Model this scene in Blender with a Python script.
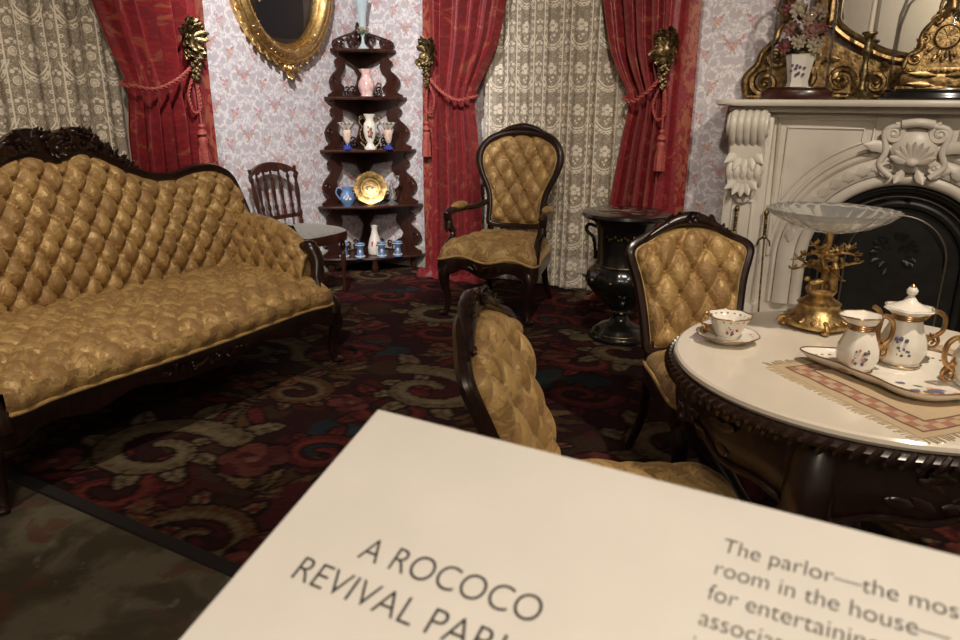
import bpy, bmesh, math, random
import numpy as np
from mathutils import Matrix, Vector
PI = math.pi
for o in list(bpy.data.objects): bpy.data.objects.remove(o)
S = bpy.context.scene
COL = S.collection

# ------------------------------------------------------------------ camera
PITCH = math.atan(.30); YAW = math.radians(29); ROLL = math.radians(-.45); EYE = 1.3
fw = Vector((-math.sin(YAW)*math.cos(PITCH), math.cos(YAW)*math.cos(PITCH), -math.sin(PITCH)))
r0 = Vector((math.cos(YAW), math.sin(YAW), 0)); u0 = r0.cross(fw)
rr = r0*math.cos(ROLL)-u0*math.sin(ROLL); uu = u0*math.cos(ROLL)+r0*math.sin(ROLL)
cam = bpy.data.cameras.new('camera'); cam.lens = 27; cam.sensor_width = 36; cam.clip_start = .02
co = bpy.data.objects.new('camera', cam); COL.objects.link(co)
m = Matrix((rr, uu, -fw)).transposed().to_4x4(); m.translation = (0, 0, EYE); co.matrix_world = m
cam.dof.use_dof = True; cam.dof.focus_distance = 3.6; cam.dof.aperture_fstop = 11
S.camera = co

# ------------------------------------------------------------------ world, lamps, exposure
w = bpy.data.worlds.new('world'); S.world = w; w.use_nodes = True
w.node_tree.nodes['Background'].inputs[0].default_value = (1, .93, .84, 1)
w.node_tree.nodes['Background'].inputs[1].default_value = .05
def spot(name, loc, target, power, angle, size, blend=.8, color=(1, .82, .6)):
    l = bpy.data.lights.new(name, 'SPOT'); l.energy = power; l.spot_size = math.radians(angle); l.spot_blend = blend
    l.shadow_soft_size = size; l.color = color
    o = bpy.data.objects.new(name, l); COL.objects.link(o); o.location = loc
    o.rotation_euler = (Vector(target)-Vector(loc)).to_track_quat('-Z', 'Y').to_euler()
    return o
def bulb(name, loc, power, size, color=(1, .82, .6)):
    l = bpy.data.lights.new(name, 'POINT'); l.energy = power; l.shadow_soft_size = size; l.color = color
    o = bpy.data.objects.new(name, l); COL.objects.link(o); o.location = loc
    return o
spot('ceiling_spot_corner', (-1.95, 1.95, 3.05), (-3.6, 4.25, 1.45), 560, 62, .05, .9, (1, .95, .92))
spot('ceiling_spot_window', (-.7, 2.0, 3.1), (-2.2, 4.7, 1.0), 205, 62, .06, .9, (1, .88, .74))
spot('ceiling_spot_sofa', (-1.7, 1.0, 3.15), (-3.0, 2.0, .8), 205, 70, .06, .9, (1, .87, .70))
spot('ceiling_spot_table', (.7, 1.4, 3.1), (.0, 2.2, .75), 250, 60, .05, .9, (1, .86, .69))
spot('ceiling_spot_mantel', (.9, 2.0, 3.1), (.0, 4.7, 1.2), 280, 60, .06, .9, (1, .87, .72))
spot('ceiling_spot_sign', (.5, -.3, 3.1), (.0, .2, 1.0), 100, 50, .08, .8, (1, .90, .78))
bulb('visitor_hall_lamp', (.9, -1.5, 2.9), 125, .15, (1, .88, .74))
S.view_settings.view_transform = 'Standard'; S.view_settings.look = 'None'
S.view_settings.exposure = -0.2; S.view_settings.gamma = 1; S.view_settings.use_curve_mapping = False

# ------------------------------------------------------------------ mesh helpers
def T(x, y, z): return Matrix.Translation((x, y, z))
def R(a, ax): return Matrix.Rotation(a, 4, ax)
def SC(x, y, z): return Matrix.Diagonal((x, y, z, 1))
def sstep(a, b, x):
    t = max(0., min(1., (x-a)/(b-a))); return t*t*(3-2*t)
def interp(x, tab):
    return float(np.interp(x, [p[0] for p in tab], [p[1] for p in tab]))
def smooth_tab(tab):
    """Catmull-Rom style dense table out of control points (monotone x)"""
    xs = [p[0] for p in tab]; ys = [p[1] for p in tab]; out = []
    for i in range(len(tab)-1):
        m0 = (ys[i+1]-ys[i-1])/(xs[i+1]-xs[i-1]) if i > 0 else (ys[1]-ys[0])/(xs[1]-xs[0])
        m1 = (ys[i+2]-ys[i])/(xs[i+2]-xs[i]) if i < len(tab)-2 else (ys[-1]-ys[-2])/(xs[-1]-xs[-2])
        h = xs[i+1]-xs[i]
        for k in range(8):
            t = k/8; out.append((xs[i]+t*h, (2*t**3-3*t*t+1)*ys[i]+(t**3-2*t*t+t)*h*m0+(-2*t**3+3*t*t)*ys[i+1]+(t**3-t*t)*h*m1))
    out.append(tab[-1]); return out
def spline(pts, n=8, closed=False):
    P = [Vector(p) for p in pts]; out = []; N = len(P)
    for i in range(N if closed else N-1):
        if closed: a, b, c, d = P[i-1], P[i], P[(i+1) % N], P[(i+2) % N]
        else: a, b, c, d = P[max(i-1, 0)], P[i], P[i+1], P[min(i+2, N-1)]
        for k in range(n):
            t = k/n
            out.append(.5*((2*b)+(c-a)*t+(2*a-5*b+4*c-d)*t*t+(3*b-a-3*c+d)*t**3))
    if not closed: out.append(P[-1])
    return out
class MB:
    def __init__(s): s.v = []; s.f = []; s.uv = None
    def add(s, vs, fs, M=None):
        k = len(s.v)
        s.v += [tuple(M @ Vector(p)) for p in vs] if M is not None else [tuple(p) for p in vs]
        s.f += [tuple(i+k for i in f) for f in fs]; return s
    def box(s, c, d, M=None, b=0):
        x, y, z = d[0]/2, d[1]/2, d[2]/2
        if b <= 0:
            vs = [(c[0]+i*x, c[1]+j*y, c[2]+k*z) for i in (-1, 1) for j in (-1, 1) for k in (-1, 1)]
            return s.add(vs, [(0, 1, 3, 2), (4, 6, 7, 5), (0, 4, 5, 1), (2, 3, 7, 6), (0, 2, 6, 4), (1, 5, 7, 3)], M)
        bm = bmesh.new(); bmesh.ops.create_cube(bm, size=1)
        for v in bm.verts: v.co = (v.co.x*d[0], v.co.y*d[1], v.co.z*d[2])
        bmesh.ops.bevel(bm, geom=bm.edges[:], offset=b, segments=2, affect='EDGES', profile=.5)
        bm.verts.index_update()
        s.add([(v.co.x+c[0], v.co.y+c[1], v.co.z+c[2]) for v in bm.verts], [[v.index for v in f.verts] for f in bm.faces], M); bm.free(); return s
    def grid(s, fn, nu, nv, cu=False, cv=False, M=None, uv=None):
        k = len(s.v); NU = nu if cu else nu+1; NV = nv if cv else nv+1
        vs = [fn(i/nu, j/nv) for i in range(NU) for j in range(NV)]
        fs = [(i*NV+j, ((i+1) % NU)*NV+j, ((i+1) % NU)*NV+(j+1) % NV, i*NV+(j+1) % NV) for i in range(nu) for j in range(nv)]
        if uv is not None:
            if s.uv is None: s.uv = {}
            for i in range(NU):
                for j in range(NV): s.uv[k+i*NV+j] = uv(i/nu, j/nv)
        return s.add(vs, fs, M)
    def lathe(s, prof, n=24, M=None, sx=1, sy=1, wob=None):
        """prof (r,z) bottom->top"""
        vs = []; fs = []; m_ = len(prof)
        for i in range(n):
            a = 2*PI*i/n
            for r, z in prof:
                q = r*(wob(a, z) if wob else 1); vs.append((q*math.cos(a)*sx, q*math.sin(a)*sy, z))
        for i in range(n):
            for j in range(m_-1): fs.append((i*m_+j, ((i+1) % n)*m_+j, ((i+1) % n)*m_+j+1, i*m_+j+1))
        if prof[0][0] > 1e-6: fs.append([i*m_ for i in range(n)][::-1])
        if prof[-1][0] > 1e-6: fs.append([i*m_+m_-1 for i in range(n)])
        return s.add(vs, fs, M)
    def tube(s, pts, r, n=8, closed=False, M=None, up=None, prof=None, caps=True):
        """sweep a round or given (a,b) profile along pts; r number, list or f(t)"""
        P = [Vector(p) for p in pts]; N = len(P); vs = []; fs = []
        rad = (lambda t: r) if isinstance(r, (int, float)) else (r if callable(r) else (lambda t: float(np.interp(t, np.linspace(0, 1, len(r)), r))))
        prof = prof or [(math.cos(2*PI*k/n), math.sin(2*PI*k/n)) for k in range(n)]; n = len(prof)
        prev = None
        for i in range(N):
            t = (P[(i+1) % N]-P[i-1]) if closed else (P[min(i+1, N-1)]-P[max(i-1, 0)])
            if t.length < 1e-9: t = Vector((0, 0, 1))
            t.normalize()
            if up is not None:
                a = t.cross(Vector(up))
                if a.length < 1e-6: a = t.orthogonal()
                a.normalize(); b = a.cross(t)
            else:
                if prev is None: a = t.orthogonal().normalized()
                else:
                    a = prev-t*prev.dot(t)
                    a = a.normalized() if a.length > 1e-6 else t.orthogonal().normalized()
                prev = a; b = t.cross(a)
            q = rad(i/(N-1) if not closed else i/N)
            for p in prof: vs.append(P[i]+a*(p[0]*q)+b*(p[1]*q))
        for i in range(N if closed else N-1):
            for k in range(n): fs.append((i*n+k, i*n+(k+1) % n, ((i+1) % N)*n+(k+1) % n, ((i+1) % N)*n+k))
        if not closed and caps: fs.append(list(range(n))[::-1]); fs.append([(N-1)*n+k for k in range(n)])
        return s.add(vs, fs, M)
    def prism(s, out, d0, d1, M=None):
        """outline (x,z) extruded along y from d0 to d1"""
        n = len(out); vs = [(p[0], d0, p[1]) for p in out]+[(p[0], d1, p[1]) for p in out]
        return s.add(vs, [list(range(n)), list(range(n, 2*n))[::-1]]+[(i, n+i, n+(i+1) % n, (i+1) % n) for i in range(n)], M)
    def ell(s, c, r, n=8, M=None, m=6):
        if isinstance(r, (int, float)): r = (r, r, r)
        vs = [(c[0], c[1], c[2]-r[2])]; fs = []
        for j in range(1, m):
            a = -PI/2+PI*j/m
            for i in range(n): vs.append((c[0]+r[0]*math.cos(a)*math.cos(2*PI*i/n), c[1]+r[1]*math.cos(a)*math.sin(2*PI*i/n), c[2]+r[2]*math.sin(a)))
        vs.append((c[0], c[1], c[2]+r[2])); L = len(vs)-1
        for i in range(n):
            fs.append((0, 1+(i+1) % n, 1+i)); fs.append((L, L-n+i, L-n+(i+1) % n))
            for j in range(m-2): fs.append((1+j*n+i, 1+j*n+(i+1) % n, 1+(j+1)*n+(i+1) % n, 1+(j+1)*n+i))
        return s.add(vs, fs, M)
    def leaf(s, p, d, nrm, L, W, curl=.5, lobes=3, th=.25):
        """carved lobed leaf from p towards d, its face towards nrm, tip curling along nrm"""
        p = Vector(p); d = Vector(d).normalized(); nrm = Vector(nrm); nrm = (nrm-d*nrm.dot(d)).normalized(); sd = d.cross(nrm)
        nu, nv = 3*lobes, 4; vs = []
        for i in range(nu+1):
            t = i/nu; wd = W*(math.sin(PI*min(1, t*.92+.06))**.7)*(.72+.28*abs(math.cos(PI*lobes*t)))
            ax = d*(L*t*(1-.25*curl*t))+nrm*(L*curl*t*t*.6)
            for j in range(nv+1):
                q = (j/nv-.5)*2
                vs.append(p+ax+sd*(q*wd/2)+nrm*(W*th*(1-abs(q))*(1 if j != 2 else .55)))
        k = len(vs)
        for i in range(nu+1):
            t = i/nu; vs.append(p+d*(L*t*(1-.25*curl*t))+nrm*(L*curl*t*t*.6-W*th*.35))
        fs = [(i*(nv+1)+j, i*(nv+1)+j+1, (i+1)*(nv+1)+j+1, (i+1)*(nv+1)+j) for i in range(nu) for j in range(nv)]
        for i in range(nu):
            fs.append((i*(nv+1), (i+1)*(nv+1), k+i+1, k+i)); fs.append((i*(nv+1)+nv, k+i, k+i+1, (i+1)*(nv+1)+nv))
        return s.add(vs, fs)
    def scroll(s, c, r, turns, a0, r_t, ax=(1, 0, 0), ay=(0, 0, 1), sgn=1, n=None, taper=.45):
        """volute in the plane ax, ay about c: from outer radius r inwards"""
        c = Vector(c); ax = Vector(ax); ay = Vector(ay); n = n or int(14*turns)+4; pts = []
        for i in range(n+1):
            t = i/n; q = r*(1-.86*t); a = a0+sgn*2*PI*turns*t
            pts.append(c+ax*(q*math.cos(a))+ay*(q*math.sin(a)))
        s.tube(pts, lambda t: r_t*(1-taper*t), 6); s.ell(pts[-1], r_t*.9, 6, m=4); return s
    def build(s, name, mt, parent=None, ang=40, loc=None, kind=None, label=None):
        me = bpy.data.meshes.new(name); me.from_pydata(s.v, [], s.f); me.update()
        if s.uv is not None:
            ul = me.uv_layers.new(name='UVMap'); li = np.zeros(len(me.loops), dtype=np.int32); me.loops.foreach_get('vertex_index', li)
            arr = np.array([s.uv.get(int(i), (0, 0)) for i in li], dtype=np.float32); ul.data.foreach_set('uv', arr.ravel())
        if ang:
            me.polygons.foreach_set('use_smooth', [True]*len(me.polygons)); me.set_sharp_from_angle(angle=math.radians(ang))
        me.materials.append(mt); o = bpy.data.objects.new(name, me); COL.objects.link(o)
        if parent is not None: o.parent = parent
        if loc is not None: o.location = loc
        if kind: o['kind'] = kind
        if label: o['label'] = label
        return o
def thing(name, label, cat, loc=(0, 0, 0), rz=0, group=None, rot=None):
    o = bpy.data.objects.new(name, None); COL.objects.link(o); o.location = loc; o.rotation_euler = rot or (0, 0, rz)
    o.empty_display_size = .1; o['label'] = label; o['category'] = cat
    if group: o['group'] = group
    return o
def tag(o, label, cat, group=None):
    o['label'] = label; o['category'] = cat
    if group: o['group'] = group
    return o
def struct(o): o['kind'] = 'structure'; return o
def copy_tree(o, parent=None):
    c = o.copy(); COL.objects.link(c); c.parent = parent
    for ch in list(o.children): copy_tree(ch, c)
    return c
# ------------------------------------------------------------------ node expression helper
class NX:
    def __init__(s, nt, k): s.nt = nt; s.k = k
    def _m(s, op, *a):
        n = s.nt.nodes.new('ShaderNodeMath'); n.operation = op
        for i, q in enumerate(a):
            if isinstance(q, NX): s.nt.links.new(q.k, n.inputs[i])
            else: n.inputs[i].default_value = q
        return NX(s.nt, n.outputs[0])
    def __add__(s, o): return s._m('ADD', s, o)
    __radd__ = __add__
    def __sub__(s, o): return s._m('SUBTRACT', s, o)
    def __rsub__(s, o): return s._m('SUBTRACT', o, s)
    def __mul__(s, o): return s._m('MULTIPLY', s, o)
    __rmul__ = __mul__
    def __truediv__(s, o): return s._m('DIVIDE', s, o)
    def abs(s): return s._m('ABSOLUTE', s)
    def floor(s): return s._m('FLOOR', s)
    def frac(s): return s._m('FRACT', s)
    def sqrt(s): return s._m('SQRT', s)
    def sin(s): return s._m('SINE', s)
    def max(s, o): return s._m('MAXIMUM', s, o)
    def min(s, o): return s._m('MINIMUM', s, o)
    def step(s, a, b):
        n = s.nt.nodes.new('ShaderNodeMapRange'); n.interpolation_type = 'SMOOTHSTEP'
        s.nt.links.new(s.k, n.inputs['Value']); n.inputs['From Min'].default_value = a; n.inputs['From Max'].default_value = b
        return NX(s.nt, n.outputs[0])
def dist(x, y, cx, cy, sx=1., sy=1.): return (((x-cx)*sx)._m('POWER', (x-cx)*sx, 2.)+((y-cy)*sy)._m('POWER', (y-cy)*sy, 2.)).sqrt()
def blob(x, y, cx, cy, r, sx=1., sy=1., soft=.25): return 1-dist(x, y, cx, cy, sx, sy).step(r*(1-soft), r*(1+soft))
def ring(x, y, cx, cy, r, w, sx=1., sy=1.): return 1-(dist(x, y, cx, cy, sx, sy)-r).abs().step(w*.4, w)
def new_mat(name):
    mt = bpy.data.materials.new(name); mt.use_nodes = True; nt = mt.node_tree; return mt, nt, nt.nodes['Principled BSDF']
def rgb(nt, c):
    n = nt.nodes.new('ShaderNodeRGB'); n.outputs[0].default_value = (*c, 1); return n.outputs[0]
def mix(nt, f, a, b):
    n = nt.nodes.new('ShaderNodeMix'); n.data_type = 'RGBA'
    if isinstance(f, NX): nt.links.new(f.k, n.inputs[0])
    else: n.inputs[0].default_value = f
    for i, c in ((6, a), (7, b)):
        if isinstance(c, (tuple, list)): n.inputs[i].default_value = (*c, 1)
        else: nt.links.new(c, n.inputs[i])
    return n.outputs[2]
def tc(nt, k='Object'):
    n = nt.nodes.get('TC') or nt.nodes.new('ShaderNodeTexCoord'); n.name = 'TC'; return n.outputs[k]
def noise(nt, scale, detail=3., co=None, dist_=0., rough=.5):
    n = nt.nodes.new('ShaderNodeTexNoise'); nt.links.new(co if co is not None else tc(nt), n.inputs['Vector'])
    n.inputs['Scale'].default_value = scale; n.inputs['Detail'].default_value = detail; n.inputs['Distortion'].default_value = dist_; n.inputs['Roughness'].default_value = rough
    return NX(nt, n.outputs['Fac'])
def bump(nt, bs, h, st=.3, d=.002):
    n = nt.nodes.new('ShaderNodeBump'); n.inputs['Strength'].default_value = st; n.inputs['Distance'].default_value = d
    nt.links.new(h.k, n.inputs['Height']); nt.links.new(n.outputs[0], bs.inputs['Normal'])
def sepxy(nt, k):
    n = nt.nodes.new('ShaderNodeSeparateXYZ'); nt.links.new(k, n.inputs[0]); return [NX(nt, n.outputs[i]) for i in range(3)]
def pmat(name, c, rough=.5, metal=0., c2=None, ns=20., bmp=0., bs_=60., coat=0., spec=.5, sheen=0., th=(.35, .65)):
    mt, nt, bs = new_mat(name)
    if c2 is not None: nt.links.new(mix(nt, noise(nt, ns, 4.).step(*th), c, c2), bs.inputs['Base Color'])
    else:
        nt.links.new(mix(nt, noise(nt, ns, 3.), tuple(q*.93 for q in c), tuple(min(1, q*1.07) for q in c)), bs.inputs['Base Color'])
    bs.inputs['Roughness'].default_value = rough; bs.inputs['Metallic'].default_value = metal
    bs.inputs['Coat Weight'].default_value = coat; bs.inputs['Coat Roughness'].default_value = .15; bs.inputs['Specular IOR Level'].default_value = spec
    bs.inputs['Sheen Weight'].default_value = sheen
    if bmp: bump(nt, bs, noise(nt, bs_, 3.), bmp, .004)
    return mt
def wood_mat(name, a, b, rough=.25):
    mt, nt, bs = new_mat(name)
    mp = nt.nodes.new('ShaderNodeMapping'); nt.links.new(tc(nt), mp.inputs[0]); mp.inputs['Scale'].default_value = (1, 1, .18)
    nt.links.new(mix(nt, noise(nt, 30, 5., mp.outputs[0], 1.2).step(.3, .7), a, b), bs.inputs['Base Color'])
    bs.inputs['Roughness'].default_value = rough; bs.inputs['Coat Weight'].default_value = .2; bs.inputs['Coat Roughness'].default_value = .2
    return mt
M = {}
M['mahogany'] = wood_mat('dark_mahogany', (.011, .0045, .0035), (.025, .0095, .0065), .3)
M['rosewood'] = wood_mat('rosewood', (.028, .009, .006), (.062, .02, .012), .3)
M['gilt'] = pmat('gilt', (.82, .58, .25), .42, 1., (.52, .33, .12), 38., .5, 90.)
M['antique_gilt'] = pmat('antique_gilt', (.48, .33, .15), .42, 1., (.19, .12, .055), 30., .6, 70.)
M['ormolu'] = pmat('ormolu', (.62, .44, .20), .44, 1., (.34, .22, .09), 45., .5, 90.)
M['brass'] = pmat('aged_brass', (.36, .275, .14), .45, 1., (.12, .09, .045), 45., .6, 90.)
M['marble'] = pmat('white_marble', (.70, .65, .57), .38, 0, (.60, .55, .47), 4., .0)
M['table_marble'] = pmat('table_marble', (.78, .72, .62), .12, 0, (.72, .655, .555), 3., 0, coat=.4)
M['iron'] = pmat('black_iron', (.010, .010, .010), .42, .3, (.016, .015, .014), 14., .2, 40.)
M['iron_edge'] = pmat('polished_iron_edge', (.20, .18, .14), .35, .8)
M['lacquer'] = pmat('black_lacquer', (.008, .0085, .008), .22, 0, (.012, .012, .011), 9., 0, coat=.5)
M['china'] = pmat('white_china', (.80, .76, .68), .14, coat=.5)
M['china_gold'] = pmat('china_gilding', (.50, .32, .14), .3, .85, (.34, .19, .08), 30.)
M['pink'] = pmat('pink_glaze', (.72, .40, .40), .2, 0, (.82, .64, .60), 26., coat=.5)
M['blue'] = pmat('blue_jasper', (.10, .20, .42), .4, 0, (.14, .26, .48), 20.)
M['cobalt'] = pmat('cobalt_glaze', (.03, .05, .32), .18, coat=.5)
M['cream_relief'] = pmat('white_relief', (.72, .72, .70), .5)
M['red_paint'] = pmat('red_enamel', (.48, .06, .04), .35)
M['pink_paint'] = pmat('pink_enamel', (.70, .28, .26), .35)
M['violet_paint'] = pmat('violet_enamel', (.14, .11, .24), .35)
M['green_paint'] = pmat('green_enamel', (.10, .15, .08), .4)
M['peach'] = pmat('peach_glaze', (.74, .46, .34), .25, 0, (.82, .70, .58), 40., coat=.4)
M['wax'] = pmat('candle_wax', (.62, .56, .46), .5)
M['grey_seat'] = pmat('grey_horsehair', (.19, .18, .16), .65, 0, (.25, .24, .21), 60., .2, 120., sheen=.3)
M['rope'] = pmat('crimson_cord', (.30, .045, .045), .6, 0, (.42, .10, .07), 90., .3, 200.)
M['felt'] = pmat('dark_felt', (.012, .009, .008), .9)
M['white_trim'] = pmat('painted_trim', (.52, .49, .43), .45)
M['plaster'] = pmat('plaster', (.52, .48, .42), .9)
M['shade'] = pmat('window_shade', (.23, .19, .14), .9, 0, (.19, .16, .115), 3.)
M['fringe'] = pmat('tan_fringe', (.55, .44, .29), .9)
M['sign'] = pmat('sign_board', (.82, .78, .71), .55)
M['ink'] = pmat('sign_ink', (.02, .018, .016), .6)
M['steel'] = pmat('grey_steel', (.16, .16, .16), .4, .9)
M['face'] = pmat('clock_face', (.72, .60, .38), .3)
M['oil'] = pmat('dark_oil_painting', (.016, .012, .009), .25, 0, (.035, .022, .014), 4., coat=.3)
M['dress'] = pmat('black_dress', (.006, .006, .007), .5)
M['skin'] = pmat('painted_skin', (.36, .21, .13), .4)
M['drape_oil'] = pmat('painted_drape', (.12, .03, .02), .4)
M['flower_cream'] = pmat('cream_petals', (.32, .27, .19), .8)
M['flower_rose'] = pmat('rose_petals', (.19, .085, .07), .8)
M['flower_red'] = pmat('crimson_petals', (.17, .045, .05), .8)
M['flower_tan'] = pmat('tan_petals', (.25, .17, .12), .8)
M['stem'] = pmat('dried_leaves', (.06, .06, .035), .8)

def satin():
    mt, nt, bs = new_mat('gold_satin_damask')
    mp = nt.nodes.new('ShaderNodeMapping'); nt.links.new(tc(nt), mp.inputs[0]); mp.inputs['Scale'].default_value = (1, 1, .8)
    n1 = noise(nt, 9.5, 2., mp.outputs[0], 1.4); n2 = noise(nt, 24., 1.5, mp.outputs[0], 1.8)
    leafm = (n1.step(.50, .53)*n2.step(.34, .44)).max(n2.step(.60, .63)*.6)
    weave = noise(nt, 420., 1.)
    c = mix(nt, leafm, (.34, .200, .074), (.53, .345, .132))
    nt.links.new(mix(nt, weave*.25, c, (.20, .11, .04)), bs.inputs['Base Color'])
    rg = .56-leafm*.12; nt.links.new(rg.k, bs.inputs['Roughness'])
    bs.inputs['Sheen Weight'].default_value = .35; bs.inputs['Sheen Roughness'].default_value = .4; bs.inputs['Sheen Tint'].default_value = (1, .8, .45, 1)
    bs.inputs['Specular IOR Level'].default_value = .5; bs.inputs['Metallic'].default_value = .13
    wr = noise(nt, 34., 2.5, None, 1.6)
    bump(nt, bs, wr*.9+leafm*.1, .5, .010)
    return mt
M['satin'] = satin()
M['piping'] = pmat('gold_piping', (.50, .34, .14), .5, 0, (.40, .25, .09), 60.)

def curtain_mat():
    mt, nt, bs = new_mat('red_silk_damask')
    uv = tc(nt, 'UV'); n1 = noise(nt, 7., 3., uv, 2.0); n2 = noise(nt, 22., 2., uv, 1.5)
    x, y, z = sepxy(nt, uv)
    fl = n1.step(.57, .61)*n2.step(.40, .5)
    border = 1-(x-.06).abs().step(.045, .07)
    bl = noise(nt, 13., 2., uv, 1.2).step(.49, .53)*border
    damask = noise(nt, 15., 2., uv, 2.5).step(.48, .53)
    c = mix(nt, damask, (.165, .0085, .014), (.235, .015, .020))
    c = mix(nt, fl*.5, c, (.34, .11, .05)); c = mix(nt, bl*.5, c, (.36, .14, .065))
    nt.links.new(c, bs.inputs['Base Color'])
    rg = .52-damask*.12; nt.links.new(rg.k, bs.inputs['Roughness']); bs.inputs['Sheen Weight'].default_value = .3
    bs.inputs['Sheen Tint'].default_value = (1, .4, .35, 1)
    return mt
M['red_silk'] = curtain_mat()

def lace_mat():
    mt, nt, bs = new_mat('cotton_lace')
    uv = tc(nt, 'UV'); x, y, z = sepxy(nt, uv)
    P, Q = .235, .27
    # bouquet column
    cx = ((x/P).frac()-.5)*P; cy = ((y/Q).frac()-.5)*Q
    pat = None
    def u(a):
        nonlocal pat
        pat = a if pat is None else pat.max(a)
    for (bx, by, br) in ((0, .06, .017), (-.025, .045, .018), (.026, .04, .017), (.0, .018, .019), (-.03, .012, .013), (.032, .008, .013), (.012, -.022, .010), (-.012, -.035, .008), (.0, -.05, .007)):
        u(ring(cx, cy, bx, by, br*.62, br*.45)); u(blob(cx, cy, bx, by, br*.36))
    u(ring(cx, cy, 0, .02, .083, .006, 1., .8)*(1-cy.step(-.02, .0)))
    u(ring(cx, cy, 0, .02, .098, .004, 1., .8)*(1-cy.step(-.02, .0)))
    sx = ((cx/.024).frac()-.5)*.024; arc = (cx*cx)*6.5
    u(ring(sx, cy-arc+.108, 0, 0, .010, .005)*(1-cx.abs().step(.07, .08)))
    # medallion column between
    mx = (((x/P)+.5).frac()-.5)*P; my = (((y/(Q/2))+.3).frac()-.5)*(Q/2)
    u(ring(mx, my, 0, 0, .019, .0045)); u(blob(mx, my, 0, 0, .007)); u(ring(mx, my, 0, 0, .011, .003))
    u(1-((mx.abs()-.037).abs()).step(.002, .005)); u(ring(mx.abs(), ((y/.045).frac()-.5)*.045, .047, 0, .007, .004))
    for sgn in (1, -1): u(blob(mx, my, .018*sgn, .042, .010)); u(blob(mx, my, -.004*sgn, .055, .008, 1., 1.4))
    w1 = (noise(nt, 62., 2., uv, 2.).step(.50, .56))*.62
    wx = ((x/.0055).frac()-.5).abs(); wy = ((y/.0055).frac()-.5).abs(); net = wx.max(wy).step(.28, .42)*.35
    cov = pat.max(w1).max(net)
    nt.links.new(mix(nt, pat, (.66, .575, .455), (.82, .745, .62)), bs.inputs['Base Color']); bs.inputs['Roughness'].default_value = .9
    al = (cov*.78+.25).min(1.); nt.links.new(al.k, bs.inputs['Alpha'])
    return mt
M['lace'] = lace_mat()

def wallpaper():
    mt, nt, bs = new_mat('rococo_wallpaper')
    uv = tc(nt, 'UV'); x, y, z = sepxy(nt, uv)
    P, Q = .27, .38
    col = (x/P).floor(); odd = (col*.5).frac()*2.
    cx = ((x/P).frac()-.5)*P; cy = (((y/Q)+odd*.5).frac()-.5)*Q; ax = cx.abs()
    wh = None
    def u(a):
        nonlocal wh
        wh = a if wh is None else wh.max(a)
    u(ring(ax, cy, .060, .065, .042, .015)); u(ring(ax, cy, .060, .065, .020, .010)*.7); u(ring(ax, cy, .0, .105, .055, .016, 1., .8)*cy.step(.09, .12))
    u(ring(ax, cy, .075, -.06, .036, .014)); u(ring(ax, cy, .03, -.135, .045, .015)*(1-cy.step(-.15, -.12))); u(ring(ax, cy, .105, -.155, .03, .012)); u(ring(ax, cy, .11, .15, .035, .014))
    u(blob(ax, cy, 0, .05, .022, 1., .5)); u(blob(ax, cy, .04, .0, .018, .6, 1.)); u(blob(ax, cy, .02, -.10, .026)); u(blob(ax, cy, .115, .02, .020, 1., .45)); u(blob(ax, cy, .05, .155, .024)); u(blob(ax, cy, .0, .165, .012, 1., .4)); u(blob(ax, cy, .09, -.11, .014, .5, 1.))
    tex = noise(nt, 60., 3., uv); fray = noise(nt, 45., 2., uv, 1.5).step(.35, .6)
    c = mix(nt, wh*fray*.9, mix(nt, tex, (.49, .45, .495), (.58, .535, .57)), (.84, .815, .82))
    nz = noise(nt, 75., 2., uv); brk = nz.step(.36, .56)
    pk = None
    for (bx, by, br) in ((0, -.055, .022), (.020, -.046, .016), (.040, -.030, .013), (.0, -.083, .015), (.098, .085, .018), (.083, .110, .014), (.113, .058, .014), (.123, .105, .012), (.06, -.0, .011), (.055, -.012, .010)):
        b = blob(ax, cy, bx, by, br, soft=.5); pk = b if pk is None else pk.max(b)
    c = mix(nt, pk*brk*.85, c, (.52, .20, .21))
    og = blob(cx, cy, .012, -.06, .011).max(blob(cx, cy, -.105, .088, .013)).max(blob(cx, cy, .02, .135, .010)); c = mix(nt, og*.65, c, (.68, .42, .22))
    gr = blob(ax, cy, .045, -.045, .008, .6, 1.).max(blob(ax, cy, .016, -.098, .007)).max(blob(ax, cy, .125, .04, .008, 1., .6)).max(blob(ax, cy, .07, .12, .007)); c = mix(nt, gr*.6, c, (.22, .28, .19))
    nt.links.new(c, bs.inputs['Base Color']); bs.inputs['Roughness'].default_value = .75
    return mt
M['wallpaper'] = wallpaper()

def glass_thin(name, tint=(1, 1, 1), r=.03, ior=1.45):
    mt = bpy.data.materials.new(name); mt.use_nodes = True; nt = mt.node_tree; nt.nodes.clear()
    out = nt.nodes.new('ShaderNodeOutputMaterial'); tr = nt.nodes.new('ShaderNodeBsdfTransparent'); gl = nt.nodes.new('ShaderNodeBsdfGlossy')
    fr = nt.nodes.new('ShaderNodeFresnel'); mx = nt.nodes.new('ShaderNodeMixShader'); fr.inputs[0].default_value = ior
    tr.inputs[0].default_value = (*tint, 1); gl.inputs['Roughness'].default_value = r
    fk = NX(nt, fr.outputs[0])*.8; nt.links.new(fk.k, mx.inputs[0]); nt.links.new(tr.outputs[0], mx.inputs[1]); nt.links.new(gl.outputs[0], mx.inputs[2]); nt.links.new(mx.outputs[0], out.inputs[0])
    return mt
M['dome_glass'] = glass_thin('dome_glass', (.97, .97, .96), .03, 1.24)
def crystal(name, c=(1, 1, 1), r=.03, tw=1.):
    mt, nt, bs = new_mat(name); bs.inputs['Base Color'].default_value = (*c, 1); bs.inputs['Transmission Weight'].default_value = tw
    bs.inputs['Roughness'].default_value = r; bs.inputs['IOR'].default_value = 1.5; return mt
M['crystal'] = crystal('cut_crystal', (.96, .96, .93), .08, .88)
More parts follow.
